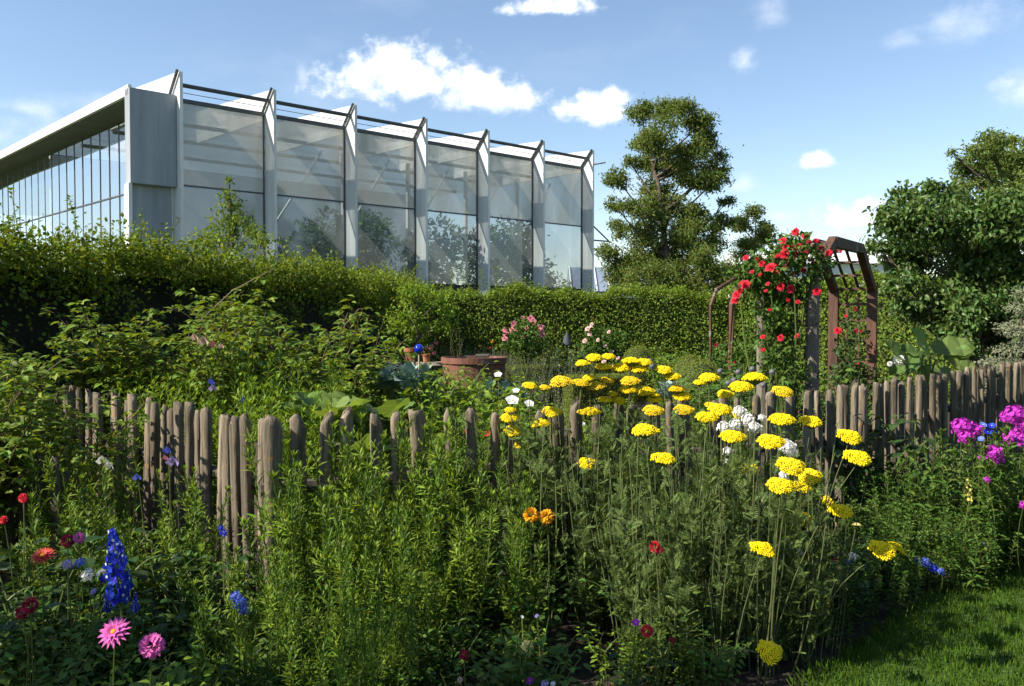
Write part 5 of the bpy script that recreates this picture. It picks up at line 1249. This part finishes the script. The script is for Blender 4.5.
# marigolds and small blooms in the shade
plant('marigold_plant', 'twin orange yellow marigolds among the narrow-leaved stalks', 'flower', 'leafy', at(538, 560, 4.0), .8, flowers=[(531, 515, 3.85, 'pom', 'marigold', 17), (547, 517, 3.85, 'pom', 'marigold', 17)])
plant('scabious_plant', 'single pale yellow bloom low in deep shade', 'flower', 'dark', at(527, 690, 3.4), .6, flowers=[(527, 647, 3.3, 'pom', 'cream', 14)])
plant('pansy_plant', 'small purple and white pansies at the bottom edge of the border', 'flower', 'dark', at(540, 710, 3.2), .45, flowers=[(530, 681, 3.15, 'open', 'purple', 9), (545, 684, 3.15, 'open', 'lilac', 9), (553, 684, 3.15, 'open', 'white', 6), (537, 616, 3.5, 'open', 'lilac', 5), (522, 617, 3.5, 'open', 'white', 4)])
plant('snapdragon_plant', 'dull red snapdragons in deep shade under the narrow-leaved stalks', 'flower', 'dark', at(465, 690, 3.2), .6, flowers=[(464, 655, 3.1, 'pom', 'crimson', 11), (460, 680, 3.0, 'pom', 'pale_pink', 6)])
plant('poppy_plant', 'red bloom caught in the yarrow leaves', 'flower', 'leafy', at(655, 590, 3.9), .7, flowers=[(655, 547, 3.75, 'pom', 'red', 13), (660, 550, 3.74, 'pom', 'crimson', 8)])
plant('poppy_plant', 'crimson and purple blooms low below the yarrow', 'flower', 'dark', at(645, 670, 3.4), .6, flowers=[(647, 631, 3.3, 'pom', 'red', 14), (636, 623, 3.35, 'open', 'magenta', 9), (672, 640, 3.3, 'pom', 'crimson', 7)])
# white phlox beside the yarrow
plant('phlox_plant', 'white phlox between the yarrow and the pickets', 'flower', 'phlox', at(752, 470, 5.0), 1.0, flowers=[(735, 425, 4.6, 'dome', 'white', 15), (748, 420, 4.6, 'dome', 'white', 17), (755, 428, 4.55, 'dome', 'white', 15), (740, 412, 4.7, 'dome', 'white', 15), (724, 428, 4.6, 'dome', 'white', 16), (762, 418, 4.7, 'dome', 'white', 9)])
plant('phlox_plant', 'white phlox low among the largest yarrow heads', 'flower', 'phlox', at(795, 500, 4.9), .8, flowers=[(787, 447, 4.2, 'dome', 'white', 19), (792, 452, 4.2, 'dome', 'white', 15), (783, 476, 3.9, 'dome', 'white', 11), (728, 452, 4.9, 'dome', 'white', 12), (727, 462, 4.9, 'dome', 'white', 9), (800, 553, 4.2, 'dome', 'white', 8)])
plant('ageratum_plant', 'pale blue white bloom at the lawn edge below the leaning yarrow', 'flower', 'leafy', at(850, 590, 4.75), .5, flowers=[(853, 557, 4.7, 'dome', 'white', 11), (848, 562, 4.7, 'dome', 'sky_blue', 7), (836, 560, 4.6, 'pom', 'orange_red', 6)])
# purple phlox and the far end of the border
plant('phlox_plant', 'magenta phlox with one round head in front of the receding pickets', 'flower', 'phlox', at(965, 470, 5.9), 1.0, flowers=[(962, 427, 5.8, 'dome', 'magenta', 22), (975, 430, 5.8, 'dome', 'magenta', 17), (966, 437, 5.75, 'dome', 'magenta', 18), (955, 425, 5.85, 'dome', 'magenta', 10)])
plant('phlox_plant', 'magenta phlox with a small low head below the other purple heads', 'flower', 'phlox', at(998, 500, 5.5), .95, flowers=[(993, 453, 5.4, 'dome', 'magenta', 20), (998, 459, 5.4, 'dome', 'magenta', 14), (980, 458, 5.45, 'dome', 'magenta', 6), (987, 480, 5.3, 'dome', 'magenta', 8)])
plant('phlox_plant', 'tallest magenta phlox with several heads at the edge of the view', 'flower', 'phlox', at(1022, 470, 5.6), 1.08, flowers=[(1015, 415, 5.5, 'dome', 'magenta', 24), (1006, 417, 5.55, 'dome', 'magenta', 14), (1022, 425, 5.5, 'dome', 'magenta', 20), (1012, 438, 5.5, 'dome', 'magenta', 22), (1022, 440, 5.45, 'dome', 'magenta', 20), (1028, 418, 5.5, 'dome', 'magenta', 22), (1024, 505, 5.1, 'dome', 'magenta', 10)])
plant('larkspur_plant', 'thin plant with small blue blooms between the magenta phlox heads', 'flower', 'leafy', at(988, 470, 5.8), 1.2, flowers=[(983, 425, 5.7, 'open', 'sky_blue', 8), (992, 426, 5.7, 'open', 'blue', 8), (988, 432, 5.7, 'open', 'blue', 9), (981, 439, 5.65, 'open', 'sky_blue', 7), (995, 433, 5.7, 'open', 'blue', 7)])
plant('snapdragon_plant', 'pale yellow snapdragon spire in front of the magenta phlox', 'flower', 'phlox', at(970, 540, 5.2), .55, flowers=[(969, 501, 5.1, 'sparse', 'snap', 24)])
plant('lobelia_plant', 'low violet blue edging flowers along the lawn', 'flower', 'leafy', at(932, 590, 5.15), .38, flowers=[(925, 563, 5.0, 'dome', 'sky_blue', 12), (933, 568, 5.0, 'dome', 'blue', 11), (941, 572, 4.95, 'dome', 'sky_blue', 9), (918, 560, 5.05, 'dome', 'blue', 8), (985, 545, 5.4, 'dome', 'lilac', 7)])
RP = [(835, 520, 5.6), (870, 470, 6.2), (885, 455, 6.6), (905, 470, 6.3), (860, 500, 5.7), (885, 500, 5.5), (915, 490, 5.9), (940, 480, 6.2), (930, 505, 5.5), (955, 510, 5.5), (900, 520, 5.2), (925, 530, 5.15), (870, 525, 5.1), (840, 545, 4.8), (980, 500, 5.7), (1010, 505, 5.7), (995, 525, 5.4), (920, 450, 7.0), (945, 440, 7.3), (960, 525, 5.35), (815, 540, 4.9), (1020, 470, 6.6), (1005, 440, 7.2), (880, 555, 4.75), (905, 545, 4.95), (950, 520, 5.8), (975, 512, 6.1), (1000, 505, 6.3), (855, 565, 4.55), (835, 580, 4.35), (1018, 500, 6.5), (930, 516, 5.7)]
for px, py, d in RP:
    xy, sc = by_top(px, py, d, .85)
    plant('border_plant', 'leafy border plant with pointed leaves between the receding pickets and the lawn', 'plant', 'phlox', xy, sc, group='leafy plants between the fence and the lawn')
plant('tall_herb', 'dark herb leaning over the pickets beside the white phlox', 'plant', 'dark', at(860, 420, 6.6), 1.7)
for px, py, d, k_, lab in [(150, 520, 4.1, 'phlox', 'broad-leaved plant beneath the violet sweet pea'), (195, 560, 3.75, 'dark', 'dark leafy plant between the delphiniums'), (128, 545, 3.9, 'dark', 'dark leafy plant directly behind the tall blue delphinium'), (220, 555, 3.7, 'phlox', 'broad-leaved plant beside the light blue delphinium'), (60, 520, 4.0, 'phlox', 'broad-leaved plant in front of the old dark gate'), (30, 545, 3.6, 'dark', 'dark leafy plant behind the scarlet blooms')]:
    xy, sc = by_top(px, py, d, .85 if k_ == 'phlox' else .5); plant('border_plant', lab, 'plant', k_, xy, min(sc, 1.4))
# dark under-planting that fills the border
for j in range(120):
    if j < 74:
        x = rng.uniform(-2.5, 1.25); y = rng.uniform(2.45, 4.6)
        if y > fence_y(x) - .2 or (x > .15 and y < 2.2 + 1.2 * x): continue
    else:
        y = rng.uniform(3.6, 8.5); ex = np.interp(y, [p[1] for p in lawn_edge], [p[0] for p in lawn_edge]); x = ex - rng.uniform(.12, .8)
        if y > fence_y(x) - .2: continue
    edge = np.interp(y, [p[1] for p in lawn_edge], [p[0] for p in lawn_edge])
    if x > edge - .1: continue
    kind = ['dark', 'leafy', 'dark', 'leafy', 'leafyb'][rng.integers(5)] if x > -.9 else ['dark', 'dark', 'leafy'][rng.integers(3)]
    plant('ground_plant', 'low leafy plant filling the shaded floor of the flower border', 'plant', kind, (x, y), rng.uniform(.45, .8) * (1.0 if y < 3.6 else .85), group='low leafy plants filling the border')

# ------------------------------------------------------------------ unseen tree added to shade the front of the border
def round_tree(name, label, x, y, blobs, mat, L, W, dens, seed, tr):
    r = np.random.default_rng(seed); t = thing(name, label, 'tree', (x, y, 0))
    zt = max(b[0][2] for b in blobs); mb = MB(); mb.tube([(0, 0, 0), (.05, .02, zt * .5), (0, 0, zt)], [tr, tr * .7, tr * .2], 8); sub = []
    for c, rr in blobs:
        mb.tube(curve_pts((0, 0, max(.3, c[2] * .55)), c, (0, 0, -.1), 5), np.linspace(tr * .4, tr * .1, 5), 5)
        for q in range(12): sub.append((np.array(c) + rnd_dirs(1, r)[0] * np.array(rr) * r.random() ** .4, np.array(rr) * r.uniform(.25, .45)))
    put('trunk', mb.mesh('trunk', M['bark']), t); ml = MB(); blob_leaves(ml, sub, r, dens, T_DIA, L, W, shell=.3); put('crown', ml.mesh('crown', M[mat]), t)
rr_ = np.random.default_rng(3)
round_tree('lilac_tree', 'tall leafy lilac standing at the near end of the flower border', -3.6, 2.15, [((rr_.normal() * .3, rr_.uniform(-.6, -.1), z), (.42, .36, .3)) for z in (3.65, 3.75, 3.85, 3.95, 4.05)] + [((rr_.normal() * .2, rr_.uniform(-.1, .4), z), (.28, .28, .24)) for z in (1.9, 2.15, 2.4, 2.0, 2.3)], 'mid', .09, .05, 900, 301, .06)

p_ = at(857, 525, 4.3); st = stem_to('flower_stem', yroots[7], (1.30, 4.25, .05), p_, .0024, 'stem_grey', bend=(.05, 0, 0)); put('flower_head', fl('corymb', 'cream'), st, p_ - np.array(yroots[7].location), (-.1, .1, 0), .042)
